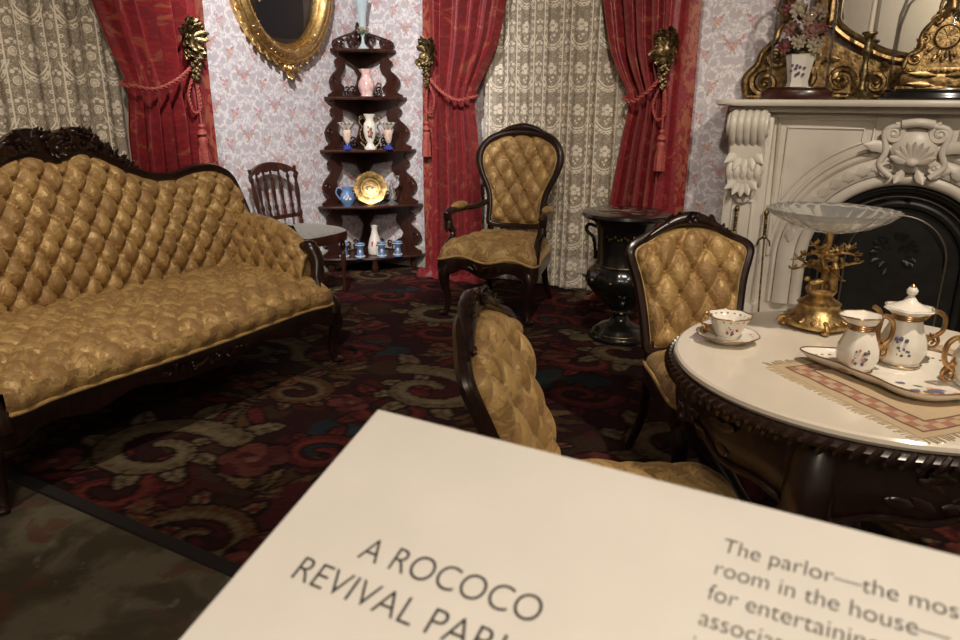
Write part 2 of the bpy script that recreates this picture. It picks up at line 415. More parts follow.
M['opal'] = crystal('opaline_glass', (.70, .84, .90), .15, .35)
def mirror_mat():
    mt, nt, bs = new_mat('mirror_glass'); bs.inputs['Base Color'].default_value = (.80, .80, .77, 1); bs.inputs['Metallic'].default_value = 1; bs.inputs['Roughness'].default_value = .03; return mt
M['mirror'] = mirror_mat()
def attr_mat(name, rough=.95, bs_=300.):
    mt, nt, bs = new_mat(name); a = nt.nodes.new('ShaderNodeAttribute'); a.attribute_name = 'Col'
    nz = noise(nt, bs_, 3.); c = mix(nt, nz.step(.3, .75)*.4, a.outputs['Color'], (.012, .006, .005))
    nt.links.new(c, bs.inputs['Base Color']); bs.inputs['Roughness'].default_value = rough; bs.inputs['Specular IOR Level'].default_value = .15
    bump(nt, bs, nz, .5, .004); return mt
M['carpet'] = attr_mat('axminster_carpet')
def visitor_carpet():
    mt, nt, bs = new_mat('worn_walkway_carpet')
    a = noise(nt, 5., 4., None, .6); b = noise(nt, 9., 3., None, 1.); g = noise(nt, 260., 2.)
    c = mix(nt, a.step(.42, .6), (.095, .076, .05), (.19, .165, .115)); c = mix(nt, b.step(.6, .68)*.7, c, (.16, .07, .048)); c = mix(nt, noise(nt, 12., 3.).step(.62, .7)*.6, c, (.25, .225, .16))
    c = mix(nt, g*.5, c, (.012, .01, .008)); nt.links.new(c, bs.inputs['Base Color']); bs.inputs['Roughness'].default_value = .95; bs.inputs['Specular IOR Level'].default_value = .1
    return mt
M['walk_carpet'] = visitor_carpet()
def mat_cloth():
    mt, nt, bs = new_mat('embroidered_mat'); x, y, z = sepxy(nt, tc(nt))
    d = x.abs().max(y.abs()*1.25); band = (1-(d-.202).abs().step(.018, .020)); z1 = ((x*140.).sin()*(y*140.).sin()).step(-.1, .15)
    c = mix(nt, noise(nt, 40., 2.), (.50, .38, .24), (.43, .32, .20)); c = mix(nt, band*.8, c, mix(nt, z1, (.30, .11, .075), (.44, .31, .20))); c = mix(nt, (1-(d-.180).abs().step(.002, .004)).max(1-(d-.224).abs().step(.002, .004)), c, (.12, .06, .045))
    nt.links.new(c, bs.inputs['Base Color']); bs.inputs['Roughness'].default_value = .9; return mt
M['mat_cloth'] = mat_cloth()
# ------------------------------------------------------------------ the room
WX, WY, HZ = -3.83, 4.88, 3.4          # left wall plane, back wall plane, ceiling
EX, FY = 3.0, -2.6
def wall_piece(mb, axis, c, s0, s1, z0, z1, flip=False):
    k = len(mb.v)
    vs = [(s0, c, z0), (s1, c, z0), (s1, c, z1), (s0, c, z1)] if axis == 'x' else [(c, s0, z0), (c, s1, z0), (c, s1, z1), (c, s0, z1)]
    mb.add(vs, [(0, 1, 2, 3)])
    if mb.uv is None: mb.uv = {}
    for i, q in enumerate([(s0, z0), (s1, z0), (s1, z1), (s0, z1)]): mb.uv[k+i] = q
WB = (-2.56, -1.66, .22, 2.65)         # back window opening
WL = (1.60, 2.66, .22, 2.65)           # left window opening (along y)
mb = MB()
for a in ((WX, WB[0], 0, HZ), (WB[1], EX, 0, HZ), (WB[0], WB[1], 0, WB[2]), (WB[0], WB[1], WB[3], HZ)): wall_piece(mb, 'x', WY, *a)
struct(mb.build('wall_back', M['wallpaper'], ang=0))
mb = MB()
for a in ((FY, WL[0], 0, HZ), (WL[1], WY, 0, HZ), (WL[0], WL[1], 0, WL[2]), (WL[0], WL[1], WL[3], HZ)): wall_piece(mb, 'y', WX, *a)
struct(mb.build('wall_left', M['wallpaper'], ang=0))
mb = MB(); mb.box((EX+.05, (WY+FY)/2, HZ/2), (.1, WY-FY, HZ)); struct(mb.build('wall_right', M['plaster'], ang=0))
mb = MB(); mb.box(((WX+EX)/2, FY-.05, HZ/2), (EX-WX, .1, HZ)); struct(mb.build('wall_front', M['plaster'], ang=0))
mb = MB(); mb.box(((WX+EX)/2, (WY+FY)/2, HZ+.05), (EX-WX, WY-FY, .1)); struct(mb.build('ceiling', M['plaster'], ang=0))
mb = MB(); mb.box(((WX+EX)/2, WY-.012, .09), (EX-WX, .024, .18), b=.006); struct(mb.build('baseboard_back', M['white_trim']))
mb = MB(); mb.box((WX+.012, (WY+FY)/2, .09), (.024, WY-FY, .18), b=.006); struct(mb.build('baseboard_left', M['white_trim']))
def window(name, P):
    """P(s, d, z): s along the wall, d out of the wall"""
    (s0, s1, z0, z1) = P.op; e = bpy.data.objects.new(name, None); COL.objects.link(e); struct(e)
    def bx(mb, a0, a1, d0, d1, c0, c1):
        p, q = P(a0, d0, c0), P(a1, d1, c1); mb.box([(p[i]+q[i])/2 for i in range(3)], [abs(p[i]-q[i]) for i in range(3)])
    mb = MB(); t = .10
    for a in ((s0-t, s0, 0, .045, z0-.05, z1+t), (s1, s1+t, 0, .045, z0-.05, z1+t), (s0, s1, 0, .045, z1, z1+t)): bx(mb, *a)
    mb.build('casing', M['white_trim'], e, 0)
    mb = MB(); bx(mb, s0-t, s1+t, 0, .07, z0-.09, z0-.05); mb.build('sill', M['white_trim'], e, 0)
    mb = MB(); f = .05
    for a in ((s0, s0+f, -.1, -.05, z0, z1), (s1-f, s1, -.1, -.05, z0, z1), (s0, s1, -.1, -.05, z0-.05, z0+f), (s0, s1, -.1, -.05, z1-f, z1), (s0, s1, -.1, -.05, (z0+z1)/2-.02, (z0+z1)/2+.02)): bx(mb, *a)
    mb.build('sash', M['white_trim'], e, 0)
    for i in range(2):
        mb = MB(); bx(mb, s0+f, s1-f, -.085, -.08, z0+f if i == 0 else (z0+z1)/2+.02, (z0+z1)/2-.02 if i == 0 else z1-f); mb.build('pane', M['dome_glass'], e, 0)
    mb = MB(); bx(mb, s0+.005, s1-.005, -.035, -.03, z0-.02, z1-.01); mb.build('roller_shade', M['shade'], e, 0)
    mb = MB(); bx(mb, s0-.1, s1+.1, -.16, -.14, z0-.1, z1+.1); mb.build('shutter', M['felt'], e, 0)
class PB:
    op = WB
    def __call__(s, a, d, z): return (a, WY-d, z)
class PL:
    op = WL
    def __call__(s, a, d, z): return (WX+d, a, z)
window('window_1', PL()); window('window_2', PB())

# carpet: pattern woven into the pile, one colour per tuft
def carpet():
    st = .0125; x0, x1, y0, y1 = WX, 2.2, 1.235, WY
    nx = int((x1-x0)/st); ny = int((y1-y0)/st); rnd = random.Random(5)
    A = np.zeros((ny+1, nx+1, 3)); A[:] = (.030, .0085, .0095)
    gx = x0+np.arange(nx+1)*st; gy = y0+np.arange(ny+1)*st
    def disc(x, y, r, c, jit=.12):
        i0, i1 = max(0, int((x-r-x0)/st)), min(nx, int((x+r-x0)/st)+1); j0, j1 = max(0, int((y-r-y0)/st)), min(ny, int((y+r-y0)/st)+1)
        if i0 >= i1 or j0 >= j1: return
        m_ = ((gx[None, i0:i1+1]-x)**2+(gy[j0:j1+1, None]-y)**2) < r*r
        k = 1+rnd.uniform(-jit, jit); A[j0:j1+1, i0:i1+1][m_] = np.array(c)*k
    OL = (.012, .005, .005)
    def leafm(x, y, a, L, W, cols, curl=.5):
        n = 11; P_ = []
        for i in range(n):
            t = i/(n-1); aa = a+curl*t*1.4; x += math.cos(aa)*L/n; y += math.sin(aa)*L/n; w_ = W*(math.sin(PI*min(1, t*.86+.1))**.8)*(.78+.30*abs(math.sin(3.5*PI*t)))
            P_.append((x, y, w_, aa))
        for q in P_: disc(q[0], q[1], q[2]+.016, OL, 0)
        for q in P_: disc(q[0], q[1], q[2], cols[0], .16)
        for i, q in enumerate(P_):
            sd = 1 if i % 2 else -1; disc(q[0]-math.sin(q[3])*q[2]*.45*sd, q[1]+math.cos(q[3])*q[2]*.45*sd, q[2]*.42, cols[2 if i % 3 else 1], .2)
        for q in P_[:-2]: disc(q[0], q[1], .009, cols[1], .1)
    def scrollm(cx, cy, R_, a0, sg, cols, turns=1.2):
        n = 40; pts = []; a0 += rnd.uniform(-.7, .7)
        for i in range(n):
            t = i/(n-1); q = R_*(1.0-.78*t**.75); a = a0+sg*2*PI*turns*t; pts.append((cx+q*math.cos(a)*1.1, cy+q*math.sin(a)*.9, R_*(.22-.13*t), a))
        for k in range(0, n-6, 4):
            x, y, w_, a = pts[k]; leafm(x, y, a+sg*rnd.uniform(.3, .9), R_*rnd.uniform(.55, .85)*(1-.5*k/n), R_*.17*(1-.4*k/n), cols, -sg*rnd.uniform(.2, .8))
        for p in pts: disc(p[0], p[1], p[2]+.014, OL, 0)
        for x, y, w_, a in pts: disc(x, y, w_, cols[0], .12)
        for x, y, w_, a in pts: disc(x-math.cos(a)*w_*.4, y-math.sin(a)*w_*.4, w_*.4, cols[2], .1)
        for i in range(0, n, 2): x, y, w_, a = pts[i]; disc(x+math.cos(a)*w_*.5, y+math.sin(a)*w_*.5, w_*.3, cols[1], .2)
    def rose(cx, cy, R_, cols):
        disc(cx, cy, R_*1.12, OL, 0)
        for k in range(7):
            a = 2*PI*k/7+rnd.random(); disc(cx+math.cos(a)*R_*.62, cy+math.sin(a)*R_*.62, R_*.44, cols[k % 2], .25)
        for k in range(5):
            a = 2*PI*k/5+rnd.random(); disc(cx+math.cos(a)*R_*.30, cy+math.sin(a)*R_*.30, R_*.30, cols[(k+1) % 2], .3)
        disc(cx, cy, R_*.2, cols[2])
    def spray(cx, cy, L, a0, cols):
        for k in range(9):
            a = a0+(k-4)*.38+rnd.uniform(-.1, .1); l = L*rnd.uniform(.7, 1.1)
            for t in np.linspace(.2, 1, 9):
                w_ = L*.13*math.sin(PI*min(1, t*.85+.1)); disc(cx+math.cos(a+.25*t)*l*t, cy+math.sin(a+.25*t)*l*t, w_+.006, OL, 0)
            for t in np.linspace(.2, 1, 9):
                w_ = L*.11*math.sin(PI*min(1, t*.85+.1)); disc(cx+math.cos(a+.25*t)*l*t, cy+math.sin(a+.25*t)*l*t, w_, cols[k % len(cols)], .3)
    OLIVE = ((.150, .108, .062), (.092, .062, .034), (.190, .150, .092)); RED = ((.105, .016, .016), (.060, .010, .011), (.145, .028, .022))
    BR = ((.105, .058, .026), (.070, .036, .018), (.135, .085, .042)); TEAL = ((.016, .030, .038), (.024, .040, .046)); PINK = ((.135, .038, .030), (.075, .015, .015), (.17, .075, .05))
    PX, PY = 1.18, 1.02; rows = int((y1-y0)/PY)+3; cols_ = int((x1-x0)/PX)+3
    for pas in range(4):
        for j in range(-1, rows):
            for i in range(-1, cols_):
                x = x0+.35+i*PX+(j % 2)*PX*.5; y = y0+.42+j*PY; sg = 1 if (i+j) % 2 else -1
                x += rnd.uniform(-.08, .08); y += rnd.uniform(-.08, .08)
                if pas == 0:
                    for k in range(16): disc(x+rnd.uniform(-.55, .55), y+rnd.uniform(-.5, .5), rnd.uniform(.05, .13), (.062, .012, .013) if k % 3 else (.045, .024, .014), .3)
                    for k in range(7): disc(x+.52+rnd.uniform(-.16, .16), y+.42+rnd.uniform(-.10, .10), rnd.uniform(.05, .1), TEAL[k % 2])
                    spray(x+.5, y-.05, .32, 1.2*sg, BR); spray(x-.05, y+.50, .3, -2.4, (OLIVE[1], BR[0], RED[0]))
                elif pas == 1: scrollm(x+.08*sg, y-.30, .23, 2.0+sg, -sg, RED, 1.2); scrollm(x+.55, y+.28, .17, .6, sg, RED, 1.2)
                elif pas == 2: scrollm(x, y, .30, .5 if sg > 0 else 2.6, sg, OLIVE); scrollm(x+.62, y-.33, .20, 3.4, -sg, (BR[0], RED[0], OLIVE[0]))
                else:
                    rose(x+.34, y+.10, .13, PINK if sg > 0 else RED); rose(x-.30, y-.28, .10, PINK)
                    for k in range(5): rose(x+.33+rnd.uniform(-.16, .16), y-.42+rnd.uniform(-.1, .1), .045, (BR[2], RED[2], BR[0]))
    nz = np.random.RandomState(2).uniform(.72, 1.2, A.shape[:2])[..., None]; A *= nz*.80
    vx, vy = np.meshgrid(gx, gy); V = np.stack([vx.ravel(), vy.ravel(), np.zeros(vx.size)], 1)
    idx = (np.arange(ny)[:, None]*(nx+1)+np.arange(nx)[None]).ravel()
    F_ = np.stack([idx, idx+1, idx+nx+2, idx+nx+1], 1)
    me = bpy.data.meshes.new('floor'); me.from_pydata(V.tolist(), [], F_.tolist()); me.update()
    ca = me.color_attributes.new('Col', 'FLOAT_COLOR', 'POINT'); ca.data.foreach_set('color', np.concatenate([A.reshape(-1, 3), np.ones((A.shape[0]*A.shape[1], 1))], 1).astype(np.float32).ravel())
    me.materials.append(M['carpet']); o = bpy.data.objects.new('floor', me); COL.objects.link(o); struct(o)
carpet()
mb = MB(); mb.box(((WX+EX)/2, (FY+1.2)/2, -.02), (EX-WX, 1.2-FY, .04)); struct(mb.build('floor_walkway', M['walk_carpet'], ang=0))
mb = MB(); mb.box(((WX+EX)/2, 1.217, .004), (EX-WX, .045, .016), b=.004); struct(mb.build('shadow_gap_strip_1', M['felt']))  # thin dark strip added in place of the shadowed gap between the carpets
mb = MB(); mb.box((2.6, (WY+1.2)/2, -.02), (.8, WY-1.2, .04)); struct(mb.build('floor_margin', M['felt'], ang=0))

# ------------------------------------------------------------------ lace and curtains
def lace(name, P, s0, s1, label):
    mb = MB()
    def fn(u, v):
        s = s0+(s1-s0)*u; z = .015+2.75*v
        d = .085+.016*math.sin(u*41+.6*math.sin(3*v))+.010*math.sin(u*97+1)+.03*(1-v)**6*math.sin(u*23)
        return P(s, d, z)
    mb.grid(fn, 150, 14, uv=lambda u, v: ((s1-s0)*u*1.15, 2.75*v))
    return tag(mb.build(name, M['lace'], ang=0) if 0 else mb.build(name, M['lace'], ang=80), label, 'lace curtain', 'lace window curtains')
lace('lace_curtain', PL(), 1.3, 2.68, 'beige flower-patterned lace curtain hanging behind the sofa')
lace('lace_curtain', PB(), -2.62, -1.54, 'beige flower-patterned lace curtain hanging behind the armchair')
def rope(mb, pts, r):
    P = spline(pts, 10); L = sum((P[i+1]-P[i]).length for i in range(len(P)-1)); N = max(24, int(L/.006)); Q = []
    cum = [0]
    for i in range(len(P)-1): cum.append(cum[-1]+(P[i+1]-P[i]).length)
    for i in range(N+1):
        t = L*i/N; Q.append(Vector([np.interp(t, cum, [p[k] for p in P]) for k in range(3)]))
    for ph in (0, PI):
        out = []
        for i, q in enumerate(Q):
            tg = (Q[min(i+1, N)]-Q[max(i-1, 0)]).normalized(); a = tg.orthogonal().normalized() if abs(tg.z) > .9 else tg.cross(Vector((0, 0, 1))).normalized(); b = tg.cross(a)
            an = ph+i*.006/(r*5)*2*PI*.9; out.append(q+a*(r*.62*math.cos(an))+b*(r*.62*math.sin(an)))
        mb.tube(out, r*.62, 6)
def leafy_cartouche(P, s, z, d0, parent, h=.36):
    """gilt grape-and-leaf curtain pin, P maps to the wall"""
    rnd = random.Random(int(abs(s*100))); mb = MB(); V = lambda a, d, c: Vector(P(a, d, c))
    up = Vector((0, 0, 1)); out = V(0, 1, 0)-V(0, 0, 0); sd = V(1, 0, 0)-V(0, 0, 0)
    mb.ell(V(s, d0+.015, z+.03), (.04, .04, .085), 10)
    for k in range(44):
        a = rnd.uniform(0, 2*PI); q = rnd.uniform(.05, 1); c = V(s, d0+.045-.02*q, z+.05)+sd*(math.cos(a)*.045*q)+up*(math.sin(a)*.09*q)
        mb.leaf(c, sd*math.cos(a)+up*math.sin(a)*1.1+out*.4, out, rnd.uniform(.05, .085), rnd.uniform(.04, .06), rnd.uniform(.1, .7))
    mb.build('leaf_cluster', M['brass'], parent)
    mb = MB()
    for k in range(34):
        t = k/33; w_ = .042*(1-t)**.7+.006
        mb.ell(V(s, d0+.035+.02*rnd.random(), z-.03-t*.15)+sd*rnd.uniform(-w_, w_), .013, 7, m=5)
    mb.build('grape_bunch', M['brass'], parent)
    mb = MB(); mb.tube([V(s, 0, z), V(s, d0+.05, z)], .015, 8); mb.build('wall_peg', M['brass'], parent)
def tassel(mb, p, L=.26):
    p = Vector(p); prof = [(.0, 0), (.012, -.005), (.020, -.02), (.012, -.035), (.026, -.05), (.030, -.065), (.016, -.08), (.026, -.09), (.030, -.105), (.026, -.12), (.030, -.16), (.032, -L), (0, -L)]
    mb.lathe([(r, z) for r, z in prof][::-1], 14, T(*p), wob=lambda a, z: 1+(.12*math.cos(a*7) if z < -.12 else 0))
def curtain(name, P, s_out, sg, tab, z_tie, hz, hs, label, plabel, seed=0, dbase=.19, nf=6.3):
    """s_out: outer edge on the wall, sg: direction to the window, tab: (z, width)"""
    e = thing(name, label, 'curtain', group='red damask window curtains')
    tabw = smooth_tab(tab); w_tie = interp(z_tie, tabw); w_bot = tab[0][1]
    rnd = random.Random(seed); ph = [rnd.uniform(0, 6) for _ in range(6)]
    flat = .13
    def fn(u, v):
        z = .012+2.84*v; w_ = interp(z, tabw)
        # the outer border hangs flat, the rest is pleated
        s = (u/.22)*flat if u < .22 else flat+(w_-flat)*((u-.22)/.78)
        k = sstep(.14, .30, u); pin = math.exp(-((z-z_tie)/.13)**2); up_ = sstep(z_tie, z_tie+.6, z)
        uw = u+.022*math.sin(9*u+ph[0])+.012*math.sin(23*u+ph[1]); q = 2*PI*nf*uw+ph[2]+.35*math.sin(1.7*z+ph[3])
        f = math.sin(q)+.32*math.sin(2*q+ph[4])+.22*math.sin(3.1*q+ph[5]+.8*z)
        amp = (.040-.016*pin+.010*up_)*(1+.35*math.sin(7*u+ph[1]))
        d = dbase+k*amp*f+(1-k)*.010*math.sin(16*u+2.5*z+ph[0])
        d += .030*math.exp(-(z/.07)**2)*(.5+.5*math.sin(30*u))
        s2 = s+k*(.014*math.cos(q)*(1-.5*pin))*min(1, (1-u)*12)
        return P(s_out+sg*s2, d, z)
    mb = MB(); mb.grid(fn, 200, 70, uv=lambda u, v: (u*1.0, 2.84*v)); mb.build('drape', M['red_silk'], e, 80)
    # folds of cloth lying on the floor
    mb = MB()
    def pud(u, v):
        a = v*PI; s = -.02+(w_bot+.06)*u; r_ = .05+.018*math.sin(17*u)+.012*math.sin(41*u+1)
        return P(s_out+sg*s, dbase-.02+.12*v+.02*math.sin(23*u)*v, max(.004, r_*math.sin(a)*(.8+.3*math.sin(29*u+2))))
    mb.grid(pud, 60, 8, uv=lambda u, v: (.35+u*.6, .3*v)); mb.build('hem', M['red_silk'], e, 80)
    ti = s_out+sg*w_tie
    mb = MB(); rope(mb, [P(s_out+sg*hs, dbase+.05, hz-.10), P(s_out+sg*(hs+(w_tie-hs)*.35), dbase+.085, z_tie+.30*(hz-.1-z_tie)), P(s_out+sg*(hs+(w_tie-hs)*.72), dbase+.085, z_tie-.02), P(ti+sg*.002, dbase+.055, z_tie-.005), P(ti+sg*.012, dbase+.0, z_tie), P(ti-sg*.03, dbase-.05, z_tie+.02), P(ti-sg*.2, dbase-.06, z_tie+.05)], .011)
    mb.build('tieback_cord', M['rope'], e)
    mb = MB(); h0 = hz-.14; rope(mb, [P(s_out+sg*hs, dbase+.05, h0), P(s_out+sg*(hs+.055), dbase+.05, h0-.12), P(s_out+sg*(hs+.03), dbase+.05, h0-.22), P(s_out+sg*(hs-.02), dbase+.05, h0-.20), P(s_out+sg*(hs-.015), dbase+.05, h0-.08), P(s_out+sg*hs, dbase+.05, h0)], .008); mb.build('cord_loop', M['rope'], e)
    mb = MB(); tp = P(s_out+sg*(hs-.015), dbase+.05, hz-.42); rope(mb, [P(s_out+sg*(hs-.005), dbase+.05, hz-.16), tp], .006); tassel(mb, tp); mb.build('tassel', M['rope'], e)
    h = thing('curtain_pin', plabel, 'curtain holdback', group='gilt grape curtain pins'); leafy_cartouche(P, s_out+sg*hs, hz, dbase+.02, h)
curtain('red_curtain', PL(), 3.20, -1, [(0, .60), (.6, .60), (1.1, .60), (1.383, .575), (1.58, .645), (1.79, .71), (2.2, .86), (2.85, 1.05)], 1.383, 1.60, .16, 'red damask curtain tied back beside the sofa and gilt oval portrait', 'gilt grape-cluster curtain pin above the sofa end', 1)
curtain('red_curtain', PB(), -3.10, 1, [(0, .52), (.4, .50), (.98, .475), (1.348, .443), (1.5, .52), (1.72, .63), (1.97, .69), (2.85, .95)], 1.348, 1.60, .075, 'red damask curtain tied back between corner shelf and armchair', 'gilt grape-cluster curtain pin nearest the corner shelf', 2)
curtain('red_curtain', PB(), -1.11, -1, [(0, .58), (.4, .55), (.69, .505), (1.08, .45), (1.344, .42), (1.5, .50), (1.637, .565), (1.935, .635), (2.85, .9)], 1.344, 1.58, .18, 'red damask curtain tied back between the armchair and marble mantel', 'gilt grape-cluster curtain pin nearest the marble mantel', 3)
# ------------------------------------------------------------------ upholstery helpers
def tuft(a, b):
    """buttons where a and b are integers of equal parity; 0 at a button, 1 on the pillow"""
    p, q = (a+b)/2, (a-b)/2
    s, t = abs(math.sin(PI*p)), abs(math.sin(PI*q))
    da = (a+b)/2-round((a+b)/2); db = (a-b)/2-round((a-b)/2)
    pit = math.exp(-(da*da+db*db)/.018)
    return (s*t)**.34*.85+.15*min(s, t)-.55*pit
def pad(mb, outline, c, P, thick, deep, ua, ub, na=150, nr=34, off=(0, 0), edge=.16, dome=.3, dp=1.):
    """tufted cushion over a star-shaped outline [(x,z)], P(x, z, h) maps to space"""
    n = len(outline)
    def fn(u, v):
        f = u*n; i = int(f) % n; t = f-int(f); bx = outline[i][0]*(1-t)+outline[(i+1) % n][0]*t; bz = outline[i][1]*(1-t)+outline[(i+1) % n][1]*t
        rho = 1-(1-v)**1.35 if v < 1 else 1; x = c[0]+(bx-c[0])*rho; z = c[1]+(bz-c[1])*rho
        e = (1-rho); env = math.sqrt(max(0, 1-(1-min(1, e/edge))**2)); ht = thick*env*(1-dome+dome*(1-rho**2))
        return P(x, z, ht+deep*env*(tuft((x-off[0])/ua, (z-off[1])/ub)-.6)*dp)
    mb.grid(fn, na, nr, cu=True); return mb
def button_spots(outline, c, ua, ub, off, shrink=.82):
    out = []
    def inside(x, z):
        x = c[0]+(x-c[0])/shrink; z = c[1]+(z-c[1])/shrink; k = False; n = len(outline)
        for i in range(n):
            a, b = outline[i], outline[(i+1) % n]
            if (a[1] > z) != (b[1] > z) and x < (b[0]-a[0])*(z-a[1])/(b[1]-a[1])+a[0]: k = not k
        return k
    for i in range(-14, 15):
        for j in range(-14, 15):
            if (i+j) % 2 == 0:
                x, z = i*ua+off[0], j*ub+off[1]
                if inside(x, z): out.append((x, z))
    return out
def buttons(parent, spots, P, h, r=.008):
    mb = MB()
    for x, z in spots: mb.ell(P(x, z, h), r, 6, m=4)
    return mb.build('tuft_buttons', M['satin'], parent, kind='stuff')
def carve(mb, pts, nrm, n, size, rnd, out=None, beads=.35):
    """carved leaves and berries along a path"""
    P = spline(pts, 6); N = len(P)-1; nrm = Vector(nrm)
    for k in range(n):
        t = (k+rnd.random()*.6)/n; i = min(N-1, int(t*N)); p = P[i]; tg = (P[i+1]-P[i]).normalized(); o = Vector(out) if out is not None else nrm.cross(tg)
        sz = size(t); d = tg*rnd.uniform(-.9, .9)+o*rnd.uniform(.1, 1)
        mb.leaf(p+nrm*.004-o*sz*.25, d, nrm, sz*rnd.uniform(.8, 1.25), sz*rnd.uniform(.5, .75), rnd.uniform(.1, .55))
        if rnd.random() < beads:
            for _ in range(3): mb.ell(p+o*rnd.uniform(-.2, .5)*sz+tg*rnd.uniform(-.3, .3)*sz+nrm*.012, sz*.14, 6, m=4)
    return mb
def cabriole(mb, x, y, z0, sx, sy, h=.34, r=.03, out=.05):
    pts = [(x-sx*.0, y-sy*.0, z0), (x+sx*out*.7, y+sy*out*.7, z0-.22*h), (x+sx*out*.75, y+sy*out*.75, z0-.38*h), (x+sx*.2*out, y+sy*.2*out, z0-.72*h), (x+sx*.5*out, y+sy*.5*out, z0-.94*h), (x+sx*.85*out, y+sy*.85*out, z0-h+.008)]
    mb.tube(spline(pts, 5), [r*1.25, r*1.2, r, r*.62, r*.55, r*.75], 10); mb.ell((x+sx*.9*out, y+sy*.9*out, z0-h+.014), (r*.85, r*.85, .014), 8, m=5)

# ------------------------------------------------------------------ sofa (local: x along, front = -y)
def sofa():
    e = thing('sofa', 'long gold damask tufted sofa with dark carved crest along left wall', 'sofa', (-2.80, 1.905, 0), math.radians(90))
    W = 1.005; XC = .05
    zt = smooth_tab([(0, 1.03), (.06, 1.055), (.12, 1.07), (.21, 1.04), (.34, .97), (.46, .925), (.58, .915), (.70, .94), (.80, .945), (.86, .925), (.915, .86), (.955, .68)])
    zf = lambda x: interp((x-XC) if x > XC else (XC-x)*.905, zt)
    def back_y(x, z): return .38-.10*(abs(x)/W)**5+(z-.4)*.15
    ua, ub = .054, .073
    mb = MB()
    def fn(u, v):
        x = (u*2-1)*W; z = .38+(zf(x)-.38)*v; h = zf(x)-.38
        e_ = min((1-abs(u*2-1))*W/.05, v*h/.05+.3, (1-v)*h/.055); env = math.sqrt(max(0, 1-(1-min(1, e_))**2))
        swell = .04*math.sin(PI*min(1, v*.95+.08))
        return (x, back_y(x, z)-env*(.045+swell+.042*(tuft(x/ua, (z-.46)/ub)-.6)), z)
    mb.grid(fn, 290, 92); mb.build('back_cushion', M['satin'], e, 80)
    mb = MB()
    for i in range(-18, 19):
        for j in range(0, 10):
            x, z = i*ua, .46+j*ub
            if (i+j) % 2 == 0 and z < zf(x)-.06 and abs(x) < .91: mb.ell((x, back_y(x, z)-.035-.04*math.sin(PI*min(1, (z-.38)/(zf(x)-.38)*.95+.08))+.027, z), .009, 6, m=4)
    mb.build('tuft_buttons', M['satin'], e, kind='stuff')
    # show-wood frame round the back
    top = [Vector((x, back_y(x, zf(x))+.002, zf(x)+.012)) for x in np.linspace(-W, W, 90)]
    top = [Vector((-.955, .30, .60))]+[Vector((-.985, .33, .66))]+top+[Vector((.985, .33, .66))]+[Vector((.955, .30, .60))]
    mb = MB(); mb.tube(top, .026, 10); mb.tube([p+Vector((0, -.020, .012)) for p in top], .011, 8); mb.build('back_frame', M['mahogany'], e)
    mb = MB(); mb.grid(lambda u, v: ((u*2-1)*W*.985, back_y((u*2-1)*W, .3+(zf((u*2-1)*W)-.29)*v)+.012, .3+(zf((u*2-1)*W)-.29)*v), 60, 12); mb.build('back_panel', M['mahogany'], e, 80)
    # carved crest
    rnd = random.Random(4); mb = MB()
    base = [Vector((x, back_y(x, 1.0)+.0, zf(x)+.005)) for x in np.linspace(-.50, .60, 40)]
    hh = lambda x: .012+.118*max(0, math.cos(PI*(x-XC)/1.02))**1.7
    mb.add([(p.x, p.y-.014, p.z-.008) for p in base]+[(p.x, p.y-.014, p.z+hh(p.x)*.95) for p in base]+[(p.x, p.y+.03, p.z-.008) for p in base]+[(p.x, p.y+.03, p.z+hh(p.x)*.95) for p in base],
           [(i, i+1, 41+i, 40+i) for i in range(39)]+[(80+i, 120+i, 121+i, 81+i) for i in range(39)]+[(40+i, 41+i, 121+i, 120+i) for i in range(39)])
    carve(mb, [p+Vector((0, -.016, hh(p.x)*.75)) for p in base[::4]]+[], (0, -1, 0), 34, lambda t: .022+.038*math.sin(PI*t), rnd, (0, 0, 1), .5)
    carve(mb, [p+Vector((0, -.022, hh(p.x)*.35)) for p in base[::4]], (0, -1, 0), 22, lambda t: .03+.045*math.sin(PI*t), rnd, (0, 0, 1), .6)
    yc = back_y(0, 1.07)-.03
    for k in range(8):
        a = 2*PI*k/8; mb.leaf((XC, yc, 1.095), (math.cos(a), -.2, math.sin(a)), (0, -1, 0), .05, .035, .4)
    mb.ell((XC, yc-.012, 1.095), .018, 10)
    for sg in (-1, 1):
        mb.scroll((XC+sg*.13, yc, 1.115), .038, 1.3, PI/2, .011, sgn=-sg); mb.scroll((XC+sg*.24, yc, 1.075), .030, 1.2, PI/2, .009, sgn=-sg)
        mb.scroll((XC+sg*.345, yc+.01, 1.005), .022, 1.2, PI/2, .008, sgn=-sg)
    mb.build('carved_crest', M['mahogany'], e, 50)
    # seat
    hw = lambda y: .79+(y+.42)/.80*.15
    fy = lambda x: -.42-.012*math.cos(PI*x/.80)-.028*math.exp(-((abs(x)-.76)/.09)**2)
    mb = MB(); sa, sb = .060, .070
    def seat(u, v):
        q = u*2-1
        if v < .82:
            t = v/.82; y = .36+(fy(q*.8)-.36)*t; x = q*hw(y); ed = min(1, (1-abs(q))/.03, (t)/.06+.4); k = max(0, 1-(1-ed)**2)
            z = .425+.03*math.sin(PI*min(1, .25+t*.65))+.030*k*(tuft(x/sa, (y+.03)/sb)-.6)
            dr = max(0, (t-.86)/.14); return (x, y-.015*dr, z-.035*dr*dr)
        t = (v-.82)/.18; y = fy(q*.8); x = q*hw(y)
        pl = .008*math.cos(2*PI*x/(2*sa)); return (x*(1+.004*t), y-.015-.022*math.sin(PI*(t*.75+.1))-pl*math.sin(PI*t), .41-.075*t)
    mb.grid(seat, 250, 80); mb.build('seat_cushion', M['satin'], e, 80)
    mb = MB(); mb.tube([Vector((q*hw(fy(q*.8)), fy(q*.8)-.030, .333)) for q in np.linspace(-1, 1, 70)], .008, 8); mb.build('piping', M['piping'], e)
